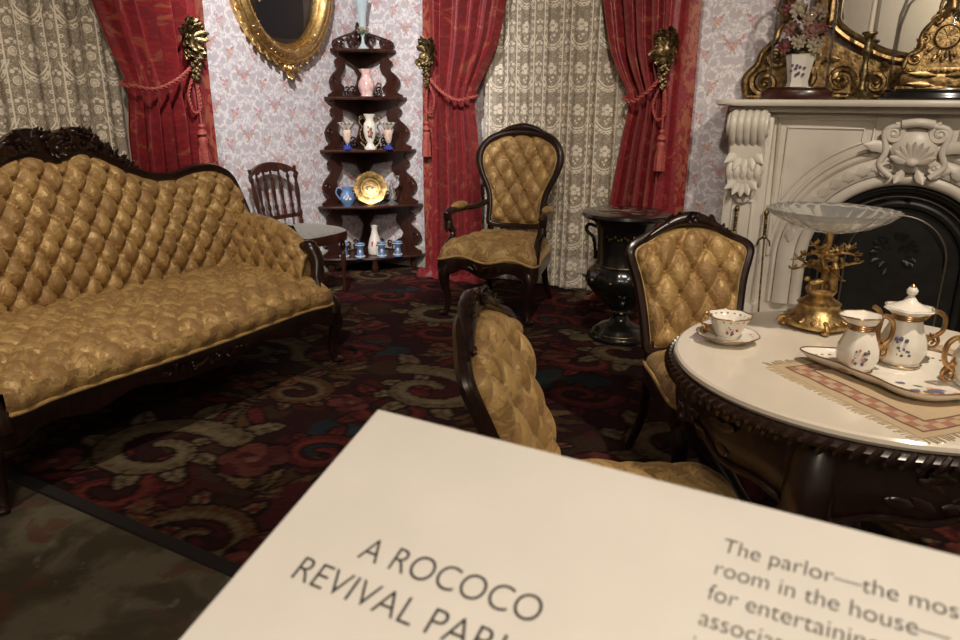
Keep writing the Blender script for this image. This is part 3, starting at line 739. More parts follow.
    # apron rail with scalloped lower edge
    mb = MB(); N = 90
    for k in range(N):
        pass
    xs = np.linspace(-.84, .84, N+1); lo = lambda x: .245-.028*math.cos(PI*x/.30)*math.exp(-(x/.3)**2)-.018*math.exp(-((abs(x)-.76)/.07)**2)+.012*math.cos(x*19)
    vs = []
    for x in xs:
        y = fy(x*.97); z0 = lo(x); vs += [(x, y-.018, .330), (x, y-.030, (.33+z0)/2), (x, y-.020, z0), (x, y+.02, z0), (x, y+.02, .330)]
    mb.add(vs, [(i*5+j, i*5+(j+1) % 5, (i+1)*5+(j+1) % 5, (i+1)*5+j) for i in range(N) for j in range(5)]+[(4, 3, 2, 1, 0), tuple(N*5+j for j in range(5))]); mb.build('front_rail', M['mahogany'], e, 60)
    mb = MB(); carve(mb, [(-.22, -.465, .285), (0, -.47, .275), (.22, -.465, .285)], (0, -1, 0), 16, lambda t: .02+.03*math.sin(PI*t), rnd, (0, 0, 1), .5); mb.build('rail_carving', M['mahogany'], e, 50)
    mb = MB()
    for sg in (-1, 1): mb.tube([(sg*0.795, -.42, .295), (sg*.92, .40, .295)], 1, prof=[(-.02, -.04), (.02, -.04), (.02, .04), (-.02, .04)], up=(0, 0, 1))
    mb.tube([(-.97, .40, .295), (.97, .40, .295)], 1, prof=[(-.02, -.04), (.02, -.04), (.02, .04), (-.02, .04)], up=(0, 0, 1)); mb.build('seat_frame', M['mahogany'], e, 30)
    mb = MB(); mb.box((0, 0, .325), (1.70, .78, .03)); mb.build('seat_deck', M['felt'], e, 0)
    # arms
    for sg in (-1, 1):
        at = smooth_tab([(0, .70), (.2, .725), (.5, .715), (.75, .68), (.92, .62), (1, .56)])
        mb = MB()
        def arm(u, v):
            y = .33-.60*u; xi = .925-.09*u; zt_ = interp(u, at); ua_, ub_ = .058, .072
            if v < .6:
                t = v/.6; z = .40+(zt_-.05-.40)*t; tf = tuft((y+.02)/ua_, (z-.45)/ub_); k = min(1, u/.06+.2, (1-u)/.10)
                return (sg*(xi-.045-.02*math.sin(PI*t)-.030*k*(tf-.6)), y, z)
            t = (v-.6)/.4; a = PI*t*1.0; r_ = .05; return (sg*(xi-.045+r_-r_*math.cos(a)), y, zt_-.05+r_*math.sin(a)*(1-.05*abs(tuft((y+.02)/ua_, 1)))-(.10*max(0, t-.75)))
        mb.grid(arm, 76, 44)
        # front end of the roll
        ends = [arm(1, j/44) for j in range(45)]; mb.add(ends, [list(range(45))]); mb.build('arm_cushion', M['satin'], e, 80)
        mb = MB(); mb.tube([Vector(p)+Vector((0, -.004, 0)) for p in ends], .007, 6); mb.build('arm_piping', M['piping'], e)
        mb = MB()
        mb.tube(spline([(sg*0.840, -.225, .590), (sg*0.845, -.285, .585), (sg*0.840, -.325, .525), (sg*0.810, -.345, .450), (sg*0.795, -.385, .385), (sg*0.810, -.44, .330), (sg*0.805, -.45, .28)], 7), [.024, .038, .036, .026, .024, .036, .034], 10)
        mb.ell((sg*0.845, -.275, .600), (.036, .046, .032), 10)
        mb.leaf((sg*0.840, -.33, .565), (0, -.2, -1), (0, -1, .2), .14, .055, .1); mb.build('arm_post', M['mahogany'], e)
        mb = MB(); mb.add([(sg*0.985, .34, .28), (sg*0.845, -.26, .28), (sg*0.840, -.26, .56), (sg*0.980, -.05, .665), (sg*0.990, .33, .66)], [(0, 1, 2, 3, 4)]); mb.build('arm_side', M['mahogany'], e, 0)
        mb = MB(); cabriole(mb, sg*0.820, -.40, .315, sg*.6, -.6, .315, .034, .05); mb.build('leg', M['mahogany'], e)
        mb = MB(); mb.tube(spline([(sg*0.910, .36, .33), (sg*0.920, .38, .15), (sg*0.940, .44, .0)], 5), [.028, .024, .02], 8); mb.build('leg', M['mahogany'], e)
sofa()

# ------------------------------------------------------------------ parlour side chairs (front = -y)
def side_chair(loc, rz, label, lean=.27, zc=.98):
    e = thing('side_chair', label, 'chair', loc, rz, 'gold damask side chairs at the table')
    half = [(0, 0), (.10, .0), (.158, .012), (.166, .05), (.172, .13), (.188, .24), (.210, .320), (.213, .350), (.195, .372), (.15, .392), (.10, .418), (.05, .430), (0, .433)]
    full = half+[(-x, z) for x, z in half[-2:0:-1]]
    ol = [(p.x, p.z) for p in spline([(x, 0, z) for x, z in full], 5, True)]
    y0, z0 = .205, .44
    def P(x, z, h): return (x, y0+z*lean-h*.98+.05*(x/.21)**2*-.35, z0+z*zc+h*lean)
    mb = MB(); pad(mb, ol, (0, .22), P, .05, .034, .053, .088, 150, 40, (0, .10), .18, .35); mb.build('back_cushion', M['satin'], e, 80)
    buttons(e, button_spots(ol, (0, .22), .053, .088, (0, .10), .85), P, .020, .007)
    mb = MB(); mb.tube([P(x, z, .004) for x, z in ol], .006, 6, True); mb.build('piping', M['piping'], e)
    mb = MB(); mb.add([P(x*1.03, .216+(z-.216)*1.03, -.012) for x, z in ol], [list(range(len(ol)))]); mb.build('back_panel', M['satin'], e, 0)
    # frame
    fo = [(0+x*1.09, .216+(z-.216)*1.055) for x, z in ol]
    mb = MB(); mb.tube([P(x, z, -.004) for x, z in fo], .0185, 8, True); mb.tube([P(x*1.035, .216+(z-.216)*1.03, .004) for x, z in fo], .008, 6, True)
    for sg in (-1, 1): mb.tube(spline([P(sg*.165, .03, -.005), (sg*.165, .20, .44), (sg*.165, .195, .36)], 5), .019, 8)
    mb.build('back_frame', M['mahogany'], e)
    rnd = random.Random(9); mb = MB()
    crest = [P(x, z, .012) for x, z in ((-.17, .40), (-.11, .432), (-.05, .458), (0, .465), (.05, .458), (.11, .432), (.17, .40))]
    mb.tube(spline(crest, 5), [.008, .016, .024, .028, .024, .016, .008], 8)
    carve(mb, crest, (0, -1, .1), 22, lambda t: .018+.03*math.sin(PI*t), rnd, (0, 0, 1), .6)
    c = Vector(P(0, .47, .03))
    for k in range(7): a = 2*PI*k/7; mb.leaf(c, (math.cos(a), -.3, math.sin(a)), (0, -1, 0), .032, .024, .5)
    mb.ell(c+Vector((0, -.01, 0)), .012, 8)
    for sg in (-1, 1): mb.scroll(P(sg*.075, .455, .02), .02, 1.2, PI/2, .007, sgn=-sg)
    mb.build('carved_crest', M['mahogany'], e, 50)
    # seat
    so = [(p.x, p.y) for p in spline([(0, -.262, 0), (.13, -.258, 0), (.215, -.235, 0), (.24, -.19, 0), (.225, -.08, 0), (.20, .06, 0), (.185, .17, 0), (.16, .20, 0), (0, .205, 0), (-.16, .20, 0), (-.185, .17, 0), (-.20, .06, 0), (-.225, -.08, 0), (-.24, -.19, 0), (-.215, -.235, 0), (-.13, -.258, 0)], 5, True)]
    mb = MB(); pad(mb, so, (0, -.03), lambda x, y, h: (x, y, .385+h), .085, .016, .07, .075, 130, 34, (0, 0), .30, .25); mb.build('seat_cushion', M['satin'], e, 80)
    mb = MB(); mb.tube([(x*1.012, y*1.012, .388) for x, y in so], .007, 6, True); mb.build('piping', M['piping'], e)
    mb = MB(); n = len(so)
    lo = lambda x, y: .315-.02*math.cos(x*24)*(1 if y < -.2 else 0)
    vs = []
    for x, y in so: vs += [(x*1.01, y*1.01, .384), (x*1.03, y*1.03, .35), (x*1.01, y*1.01, lo(x, y)), (x*.9, y*.9, lo(x, y)), (x*.9, y*.9, .384)]
    mb.add(vs, [(i*5+j, ((i+1) % n)*5+j, ((i+1) % n)*5+(j+1) % 5, i*5+(j+1) % 5) for i in range(n) for j in range(5)]); mb.build('seat_rail', M['mahogany'], e, 50)
    mb = MB(); carve(mb, [(-.09, -.272, .345), (0, -.277, .338), (.09, -.272, .345)], (0, -1, 0), 9, lambda t: .016+.02*math.sin(PI*t), rnd, (0, 0, 1)); mb.build('rail_carving', M['mahogany'], e, 50)
    for sg in (-1, 1):
        mb = MB(); cabriole(mb, sg*.195, -.205, .36, sg*.6, -.6, .36, .026, .045); mb.build('leg', M['mahogany'], e)
        mb = MB(); mb.tube(spline([(sg*.165, .195, .38), (sg*.168, .21, .18), (sg*.18, .29, .0)], 5), [.021, .018, .015], 8); mb.build('leg', M['mahogany'], e)
    return e
side_chair((-.42, 2.45, 0), math.radians(38), 'gold tufted side chair facing us on the far side of the table')
side_chair((-.405, 1.43, 0), math.radians(107), 'gold tufted side chair seen sideways just beyond the sign', .37, .95)

# ------------------------------------------------------------------ armchair
def armchair():
    e = thing('armchair', 'gold tufted spoon-back armchair with dark carved frame by the lace window', 'armchair', (-2.115, 4.12, 0), math.radians(7)); e.scale = (1.06, 1.06, 1.0)
    half = [(0, 0), (.10, .0), (.150, .012), (.158, .04), (.158, .12), (.172, .21), (.215, .31), (.238, .39), (.232, .46), (.19, .52), (.11, .556), (0, .567)]
    full = half+[(-x, z) for x, z in half[-2:0:-1]]; ol = [(p.x, p.z) for p in spline([(x, 0, z) for x, z in full], 5, True)]
    y0, z0, lean = .22, .535, .20; cc = (0, .30)
    def P(x, z, h): return (x, y0+z*lean-h*.98-.10*(x/.24)**2*.35, z0+z+h*lean)
    mb = MB(); pad(mb, ol, cc, P, .05, .036, .056, .088, 160, 42, (0, .11), .16, .35); mb.build('back_cushion', M['satin'], e, 80)
    buttons(e, button_spots(ol, cc, .056, .088, (0, .11), .85), P, .020, .007)
    mb = MB(); mb.tube([P(x, z, .004) for x, z in ol], .006, 6, True); mb.build('piping', M['piping'], e)
    mb = MB(); mb.add([P(x*1.03, .29+(z-.29)*1.03, -.014) for x, z in ol], [list(range(len(ol)))]); mb.build('back_panel', M['satin'], e, 0)
    fo = [(x*1.11, .29+(z-.29)*1.06) for x, z in ol]
    mb = MB(); n = len(fo); mb.tube([P(x, z, -.004) for x, z in fo], [.02, .02, .02, .024, .034, .024, .02, .02, .02], 10, True); mb.tube([P(x*1.05, .29+(z-.29)*1.03, .008) for x, z in fo], .009, 6, True)
    for sg in (-1, 1): mb.tube(spline([P(sg*.165, .02, -.005), (sg*.175, .235, .50), (sg*.19, .23, .36)], 5), .022, 8)
    mb.build('back_frame', M['mahogany'], e)
    rnd = random.Random(3); mb = MB(); crest = [P(x, z, .012) for x, z in ((-.15, .578), (-.08, .606), (0, .618), (.08, .606), (.15, .578))]
    mb.tube(spline(crest, 5), [.012, .022, .028, .022, .012], 8); carve(mb, crest, (0, -1, .1), 14, lambda t: .018+.02*math.sin(PI*t), rnd, (0, 0, 1), .5); mb.build('carved_crest', M['mahogany'], e, 50)
    so = [(p.x, p.y) for p in spline([(0, -.305, 0), (.16, -.29, 0), (.27, -.305, 0), (.302, -.27, 0), (.285, -.12, 0), (.255, .08, 0), (.23, .22, 0), (.18, .255, 0), (0, .26, 0), (-.18, .255, 0), (-.23, .22, 0), (-.255, .08, 0), (-.285, -.12, 0), (-.302, -.27, 0), (-.27, -.305, 0), (-.16, -.29, 0)], 5, True)]
    mb = MB(); pad(mb, so, (0, -.03), lambda x, y, h: (x, y, .375+h), .125, .022, .062, .075, 150, 40, (0, .0), .26, .22); mb.build('seat_cushion', M['satin'], e, 80)
    mb = MB(); mb.tube([(x*1.012, y*1.012, .378-.014*math.cos(x*20)*(1 if y < -.2 else 0)) for x, y in so], .008, 6, True); mb.build('piping', M['piping'], e)
    mb = MB(); n = len(so); vs = []
    lo = lambda x, y: .285-.022*math.cos(x*22)*(1 if y < -.2 else 0)
    for x, y in so: vs += [(x*1.01, y*1.01, .374), (x*1.03, y*1.03, .33), (x*1.01, y*1.01, lo(x, y)), (x*.9, y*.9, lo(x, y)), (x*.9, y*.9, .374)]
    mb.add(vs, [(i*5+j, ((i+1) % n)*5+j, ((i+1) % n)*5+(j+1) % 5, i*5+(j+1) % 5) for i in range(n) for j in range(5)]); mb.build('seat_rail', M['mahogany'], e, 50)
    mb = MB(); carve(mb, [(-.12, -.315, .335), (0, -.325, .325), (.12, -.315, .335)], (0, -1, 0), 12, lambda t: .018+.028*math.sin(PI*t), rnd, (0, 0, 1), .5); mb.build('rail_carving', M['mahogany'], e, 50)
    for sg in (-1, 1):
        mb = MB(); mb.tube(spline([P(sg*.18, .14, -.005), (sg*.235, .16, .645), (sg*.275, .06, .640), (sg*.292, -.10, .645), (sg*.30, -.165, .625), (sg*.292, -.155, .56), (sg*.272, -.15, .50), (sg*.280, -.22, .42), (sg*.285, -.25, .37)], 7), [.018, .018, .018, .024, .027, .022, .020, .026, .028], 9)
        mb.ell((sg*.298, -.165, .632), (.028, .035, .024), 9); mb.leaf((sg*.294, -.175, .61), (0, -.1, -1), (0, -1, 0), .10, .045, .1); mb.build('arm', M['mahogany'], e)
        mb = MB()
        mb.grid(lambda u, v: (sg*(.272+.02*u)+.030*math.sin(PI*min(1, max(0, u*1.1-.05)))**.4*math.cos(v*2*PI), .07-.19*u, .662+.026*math.sin(PI*min(1, max(0, u*1.1-.05)))**.4*math.sin(v*2*PI)+.006), 18, 14, cv=True); mb.build('arm_pad', M['satin'], e, 80)
        mb = MB(); cabriole(mb, sg*.245, -.265, .36, sg*.6, -.6, .36, .032, .05); mb.leaf((sg*.265, -.30, .345), (0, 0, -1), (sg*.5, -1, 0), .10, .05, .1); mb.build('leg', M['mahogany'], e)
        mb = MB(); mb.tube(spline([(sg*.19, .23, .38), (sg*.195, .25, .18), (sg*.21, .34, .0)], 5), [.024, .021, .017], 8); mb.build('leg', M['mahogany'], e)
armchair()

# ------------------------------------------------------------------ spindle-back chair (front = -y)
def spindle_chair():
    e = thing('spindle_chair', 'dark spindle-back chair with grey padded seat between sofa and corner shelf', 'chair', (-3.44, 3.72, 0), math.radians(90))
    def B(x, z): return Vector((x, .20+(z-.46)*.16-.05*(1-(x/.22)**2)*-.6, z))
    mb = MB()
    n = 24; vs = []
    for i in range(n+1):
        x = -.225+.45*i/n; zt = .905-.055*(x/.225)**2-.025*(abs(x)/.225)**6; zb = .835-.03*(x/.225)**2+.02*abs(math.sin(PI*(x+.225)/.09))
        p, q = B(x, zt), B(x, zb); vs += [(p.x, p.y-.012, p.z), (p.x, p.y+.012, p.z), (q.x, q.y+.012, q.z), (q.x, q.y-.012, q.z)]
    mb.add(vs, [(i*4+j, i*4+(j+1) % 4, (i+1)*4+(j+1) % 4, (i+1)*4+j) for i in range(n) for j in range(4)]+[(3, 2, 1, 0), tuple(n*4+j for j in range(4))]); mb.build('crest_rail', M['rosewood'], e, 40)
    tp = [(.010, 0), (.012, .03), (.008, .05), (.014, .08), (.008, .11), (.011, .16), (.014, .20), (.010, .25), (.008, .28), (.014, .30), (.008, .32), (.010, .36)]
    for k in range(5):
        x = -.14+.07*k; a, b = B(x, .53), B(x*1.04, .855); mb = MB()
        mb.tube([a+(b-a)*(z/.36) for r_, z in smooth_tab([(z, r_) for r_, z in tp]) for z in [r_]], [q[1] for q in smooth_tab([(z, r_) for r_, z in tp])], 8); mb.build('spindle', M['rosewood'], e)
    for sg in (-1, 1):
        mb = MB(); a, b = B(sg*.19, .45), B(sg*.212, .87); L = [(z*1.15, r_*1.25) for r_, z in tp]; Q = smooth_tab(L)
        mb.tube([a+(b-a)*(q[0]/.414) for q in Q], [q[1] for q in Q], 8)
        mb.tube(spline([tuple(a), (sg*.19, .20, .25), (sg*.205, .27, 0)], 5), [.018, .017, .014], 8); mb.build('back_post', M['rosewood'], e)
    mb = MB(); mb.tube([B(x, .53+.0*x) for x in np.linspace(-.19, .19, 9)], 1, up=(0, 0, 1), prof=[(-.010, -.014), (.010, -.014), (.010, .014), (-.010, .014)]); mb.build('lower_rail', M['rosewood'], e, 30)
    so = [(p.x, p.y) for p in spline([(0, -.225, 0), (.15, -.215, 0), (.205, -.18, 0), (.205, -.05, 0), (.19, .12, 0), (.17, .19, 0), (0, .205, 0), (-.17, .19, 0), (-.19, .12, 0), (-.205, -.05, 0), (-.205, -.18, 0), (-.15, -.215, 0)], 5, True)]
    mb = MB(); pad(mb, so, (0, 0), lambda x, y, h: (x, y, .445+h), .045, 0, .1, .1, 90, 14, edge=.35, dome=.4); mb.build('seat', M['grey_seat'], e, 80)
    mb = MB(); vs = []; n = len(so)
    for x, y in so: vs += [(x*1.01, y*1.01, .447), (x*1.02, y*1.02, .42), (x*1.0, y*1.0, .385), (x*.9, y*.9, .385), (x*.9, y*.9, .447)]
    mb.add(vs, [(i*5+j, ((i+1) % n)*5+j, ((i+1) % n)*5+(j+1) % 5, i*5+(j+1) % 5) for i in range(n) for j in range(5)]); mb.build('seat_rail', M['rosewood'], e, 50)
    for sg in (-1, 1):
        mb = MB(); lp = smooth_tab([(0, .012), (.04, .016), (.10, .013), (.28, .020), (.31, .014), (.34, .022), (.37, .016), (.41, .020)])
        mb.lathe([(q[1], q[0]) for q in lp], 10, T(sg*.175, -.175, 0)); mb.build('leg', M['rosewood'], e)
        mb = MB(); mb.tube([(sg*.176, -.175, .2), (sg*.192, .21, .2)], .009, 6); mb.build('stretcher', M['rosewood'], e)
spindle_chair()
# ------------------------------------------------------------------ corner shelf (corner at the origin, +x along back wall, -y along left wall)
ET = (-3.815, 4.865); EZ = [.125, .53, .955, 1.345, 1.695]; ER = [.585, .56, .505, .43, .34]
def etagere():
    e = thing('corner_shelf', 'dark five-tier scroll-cut corner shelf standing in the corner', 'shelf', (ET[0], ET[1], 0))
    for z, r in zip(EZ, ER):
        ol = [(0, 0)]
        for k in range(25):
            a = PI/2*k/24; q = r*(1-.13*math.sin(2*a)**2+.035*math.cos(8*a)); ol.append((q*math.cos(a), -q*math.sin(a)))
        n = len(ol); mb = MB()
        mb.add([(x, y, z-.022) for x, y in ol]+[(x, y, z+.0) for x, y in ol]+[(x*1.016, y*1.016, z-.011) for x, y in ol],
               [list(range(n))[::-1] if 0 else list(range(n)), [n+i for i in range(n)][::-1]]+[(i, (i+1) % n, 2*n+(i+1) % n, 2*n+i) for i in range(n)]+[(2*n+i, 2*n+(i+1) % n, n+(i+1) % n, n+i) for i in range(n)])
        mb.build('shelf', M['rosewood'], e, 30)
    # scroll-sawn side boards against each wall: outline (s from corner, z 0..1)
    prof = [(1.0, 0), (1.02, .05), (.93, .10), (.90, .16), (.97, .22), (1.03, .32), (1.02, .42), (.95, .52), (.87, .60), (.86, .68), (.93, .74), (.95, .80), (.88, .86), (.86, .92), (.90, 1.0)]
    inn = [(.50, 1.0), (.48, .93), (.56, .86), (.63, .80), (.60, .70), (.62, .60), (.70, .50), (.72, .40), (.68, .30), (.60, .24), (.58, .16), (.66, .10), (.62, .04), (.50, 0)]
    pr = [(p.x, p.y) for p in spline([(a, b, 0) for a, b in prof], 3)]; il = [(p.x, p.y) for p in spline([(a, b, 0) for a, b in inn], 3)]
    wallm = [lambda s, d, z: (s, -.012-d, z), lambda s, d, z: (.012+d, -s, z)]
    for k in range(4):
        z0, z1 = EZ[k], EZ[k+1]-.022; r0_, r1_ = ER[k], ER[k+1]
        for wl in wallm:
            ol = [((r0_+(r1_-r0_)*t)*s*.97, z0+(z1-z0)*t) for s, t in pr+il]; n = len(ol); mb = MB()
            mb.add([wl(s, 0, z) for s, z in ol]+[wl(s, .014, z) for s, z in ol], [list(range(n)), list(range(n, 2*n))[::-1]]+[(i, n+i, n+(i+1) % n, (i+1) % n) for i in range(n)])
            mb.build('side_board', M['rosewood'], e, 35)
            mb = MB(); mz = z0+(z1-z0)*.36; ms = (r0_+(r1_-r0_)*.36)*.93*.97
            mb.scroll(Vector(wl(ms, .017, mz)), .03, 1.4, 0, .006, ax=Vector(wl(1, 0, 0))-Vector(wl(0, 0, 0)), ay=(0, 0, 1)); mb.build('scroll_relief', M['rosewood'], e)
        # corner back panel with a pierced arch
        mb = MB(); h = z1-z0
        for wl in wallm:
            ol = [(.012, z0), (.10, z0), (.12, z0+.05), (.075, z0+.12*h/.4), (.05, z0+.5*h), (.11, z0+.72*h), (.26*r1_/.45, z0+.80*h), (.36*r1_/.45, z0+.98*h), (.36*r1_/.45, z1), (.012, z1)]; n = len(ol)
            mb.add([wl(s, 0, z) for s, z in ol]+[wl(s, .012, z) for s, z in ol], [list(range(n)), list(range(n, 2*n))[::-1]]+[(i, n+i, n+(i+1) % n, (i+1) % n) for i in range(n)])
        mb.build('back_fret', M['rosewood'], e, 30)
        for wl in wallm:
            mb = MB(); mb.tube([wl(.06*r0_/.55, .008, z0+.006), wl(.29*r0_/.55, .008, z0+.006)], .006, 6)
            for c, rr_ in ((.16, .035), (.245, .028)):
                mb.scroll(Vector(wl(c*r0_/.55, .008, z0+.05)), rr_, 1.3, PI*.2, .008, ax=Vector(wl(1, 0, 0))-Vector(wl(0, 0, 0)), ay=(0, 0, 1)); mb.tube([wl(c*r0_/.55+.02, .008, z0), wl(c*r0_/.55+.03, .008, z0+.05)], .006, 6)
            mb.build('gallery', M['rosewood'], e, 50)
    # cresting
    for wl in wallm:
        mb = MB(); ax = Vector(wl(1, 0, 0))-Vector(wl(0, 0, 0)); z = EZ[4]
        mb.tube([wl(.01, .01, z+.006), wl(.33, .01, z+.006)], .008, 6)
        for s, zz, q, a0, sg in ((.06, .10, .055, -PI/2, 1), (.15, .075, .05, -PI/2, -1), (.24, .05, .04, -PI/2, 1), (.31, .035, .028, -PI/2, -1), (.04, .17, .035, -PI/2, -1)):
            mb.scroll(Vector(wl(s, .01, z+zz)), q, 1.2, a0, .012, ax=ax, ay=(0, 0, 1), sgn=sg)
        mb.tube(spline([wl(.012, .01, z), wl(.012, .01, z+.16), wl(.05, .01, z+.205)], 5), .010, 6); mb.tube(spline([wl(.02, .01, z+.18), wl(.10, .01, z+.13), wl(.2, .01, z+.10), wl(.34, .01, z+.05), wl(.335, .01, z)], 5), .008, 6)
        mb.build('crest_fret', M['rosewood'], e, 50)
    for (x, y) in ((.04, -.04), (.52, -.05), (.05, -.52), (.36, -.36)):
        mb = MB(); mb.lathe([(.016, 0), (.022, .02), (.03, .05), (.02, .08), (.026, .104)], 10, T(x, y, 0)); mb.build('foot', M['rosewood'], e)
etagere()
def at_shelf(k, dx, dy): return (ET[0]+dx, ET[1]-dy, EZ[k])
def painted(mb_parent, spots, mt, name):
    mb = MB()
    for p, r in spots: mb.ell(p, r, 6, m=4)
    return mb.build(name, mt, mb_parent)
FD = math.radians(-52)     # the way the shelf things face (towards the room)
def fx(a, r, z): return (r*math.cos(a), r*math.sin(a), z)
def flowers_on(e, R_, z, a0, mats, s=1.):
    """little painted spray on a round body"""
    rnd = random.Random(int(R_*1e4+z*1e3)); sets = {k: [] for k in mats}
    for i, k in enumerate(mats):
        for _ in range(7):
            a = a0+rnd.uniform(-.35, .35); zz = z+rnd.uniform(-.022, .022)*s; q = (.0028+.0028*rnd.random())*s
            sets[k].append((fx(a, R_, zz), (q, q, q)))
    for k in mats: painted(e, sets[k], M[k], 'painted_flower').__setitem__('kind', 'stuff')
# tall flower-wreathed trumpet vase on the top shelf
e = thing('trumpet_vase', 'tall pale blue glass trumpet vase on the top shelf tier', 'vase', at_shelf(4, .145, .135))
mb = MB(); mb.lathe([(.045, 0), (.047, .008), (.030, .02), (.012, .05), (.010, .09), (.020, .12), (.026, .16), (.030, .24), (.045, .33), (.062, .38), (.058, .38), (.040, .33), (.024, .2), (.0, .14)], 24); mb.build('bowl', M['opal'], e, 60)
rnd = random.Random(1)
for nm, mt, c in (('leaf_wreath', 'green_paint', 14), ('flower_wreath', 'pink_paint', 9), ('flower_wreath', 'flower_cream', 7)):
    mb = MB()
    for k in range(c):
        a = rnd.uniform(0, 2*PI); q = .03+.012*rnd.random(); z = .11+.045*rnd.random(); mb.ell((q*math.cos(a), q*math.sin(a), z), rnd.uniform(.008, .015), 7, m=5)
    mb.build(nm, M[mt], e, kind='stuff')
# pink pitcher
e = thing('pitcher', 'pink and white embossed pitcher on the second shelf tier', 'pitcher', at_shelf(3, .215, .20), FD+PI/2)
mb = MB(); mb.lathe(smooth_tab_l := [(.040, 0), (.048, .006), (.042, .016), (.058, .05), (.064, .08), (.056, .115), (.036, .15), (.034, .17), (.046, .205), (.042, .205), (.030, .17), (.0, .15)], 24, wob=lambda a, z: 1+(.35*max(0, math.cos(a-PI))**6 if z > .19 else .04*math.cos(a*8))); mb.build('body', M['pink'], e, 60)
mb = MB(); mb.tube(spline([(.034, 0, .16), (.06, 0, .20), (.085, 0, .185), (.085, 0, .14), (.07, 0, .10), (.055, 0, .08)], 6), .007, 8); mb.build('handle', M['pink'], e)
# pair of flaring vases and the centre vase
def flare_vase(loc, label):
    e = thing('flared_vase', label, 'vase', loc, group='pair of flared vases')
    mb = MB(); mb.lathe([(.038, 0), (.040, .01), (.028, .02), (.012, .04), (.012, .05)], 16); mb.build('foot', M['cobalt'], e, 60)
    mb = MB(); mb.lathe([(.012, .048), (.024, .07), (.030, .10), (.032, .13), (.030, .15)], 20, wob=lambda a, z: 1+.08*math.cos(5*a)); mb.build('body', M['peach'], e, 60)
    mb = MB(); mb.lathe([(.028, .148), (.045, .175), (.066, .20), (.060, .203), (.035, .178), (.0, .16)], 30, wob=lambda a, z: 1+(.10*math.cos(6*a) if z > .17 else 0)); mb.build('ruffled_rim', M['china'], e, 60)
    mb = MB()
    for k in range(12): a = 2*PI*k/12; mb.ell(fx(a, .060*(1+.10*math.cos(6*a)), .198), .008, 6, m=4)
    mb.build('gilding', M['china_gold'], e, kind='stuff')
    return e
flare_vase(at_shelf(2, .165, .40), 'flared ruffle-rim vase with blue foot, left one on the third tier')
flare_vase(at_shelf(2, .40, .19), 'flared ruffle-rim vase with blue foot, right one on the third tier')
e = thing('mantel_vase', 'white ornate vase with gilt scroll handles, centre of the third tier', 'vase', at_shelf(2, .265, .245), FD+PI/2)
mb = MB(); mb.lathe([(.045, 0), (.05, .012), (.03, .03), (.022, .05), (.040, .09), (.050, .14), (.046, .19), (.028, .22), (.030, .235), (.048, .265), (.042, .265), (.022, .23), (0, .2)], 24, sy=.7); mb.build('body', M['china'], e, 60)
mb = MB()
for sg in (-1, 1):
    mb.tube(spline([(sg*.032, 0, .225), (sg*.07, 0, .25), (sg*.078, 0, .20), (sg*.058, 0, .17), (sg*.075, 0, .13), (sg*.066, 0, .08), (sg*.03, 0, .05)], 6), .006, 6); mb.scroll((sg*.066, 0, .235), .018, 1.2, 0, .005)
    for k in range(5): mb.ell((sg*(.045+.007*k), 0, .02+.008*k), .008, 6, m=4)
mb.build('scroll_handles', M['brass'], e)
flowers_on(e, .047, .14, -PI/2, ('pink_paint', 'green_paint', 'red_paint'), 1.6)
# blue jug, gilt plate, glass figure
e = thing('blue_jug', 'blue jug with white relief on the fourth shelf tier', 'jug', at_shelf(1, .175, .44), FD+PI/2)
mb = MB(); mb.lathe([(.034, 0), (.036, .008), (.052, .035), (.058, .065), (.050, .095), (.036, .115), (.040, .145), (.035, .145), (.030, .11), (0, .09)], 24, wob=lambda a, z: 1+(.25*max(0, math.cos(a))**6 if z > .13 else 0)); mb.build('body', M['blue'], e, 60)
mb = MB(); mb.tube(spline([(-.036, 0, .13), (-.07, 0, .14), (-.085, 0, .10), (-.055, 0, .05)], 6), .006, 8); mb.build('handle', M['blue'], e)
mb = MB()
for k in range(7): a = -PI/2+(k-3)*.16; mb.ell(fx(a, .056, .065+.012*math.sin(k*2.)), (.007, .007, .012), 6, m=4)
mb.build('white_relief', M['cream_relief'], e, kind='stuff')
e = thing('gilt_plate', 'gilt-bordered plate with grey scene standing upright on fourth tier', 'plate', at_shelf(1, .27, .27), 0, rot=(0, 0, FD+PI/2))
tilt = T(0, .03, .125) @ R(math.radians(78), 'X')
for nm, mt, pr in (('rim', 'gilt', [(.072, .004), (.082, .012), (.115, .018), (.128, .022), (.128, .016), (.11, .010), (.07, -.004)]), ('band', 'gilt', [(.050, .001), (.074, .005), (.074, .001), (.05, -.004)]), ('well', 'china', [(.0, .0), (.052, .002), (.052, -.004), (0, -.004)])):
    mb = MB(); mb.lathe(pr[::-1] if nm != 'well' else pr[::-1], 40, tilt, wob=lambda a, z: 1+(.025*math.cos(8*a) if z > .008 else 0)); mb.build(nm, M[mt], e, 60)
mb = MB(); rnd = random.Random(6)
for k in range(12): mb.ell((rnd.uniform(-.03, .03), rnd.uniform(-.018, .018), .004), (rnd.uniform(.005, .012), rnd.uniform(.003, .006), .002), 6, tilt, 4)
mb.build('painted_scene', M['violet_paint'], e, kind='stuff')
mb = MB(); mb.tube([(-.05, .0, .004), (-.05, .07, .004), (-.05, .05, .09)], .003, 6); mb.tube([(.05, .0, .004), (.05, .07, .004), (.05, .05, .09)], .003, 6); mb.tube([(-.05, .07, .004), (.05, .07, .004)], .003, 6); mb.build('plate_stand', M['brass'], e)
e = thing('crystal_figure', 'clear crystal figural candleholder at the right of the fourth tier', 'figurine', at_shelf(1, .415, .185), FD+PI/2)
mb = MB(); mb.lathe([(.05, 0), (.052, .008), (.04, .015), (.02, .03), (.018, .05)], 18); mb.build('base', M['crystal'], e, 50)
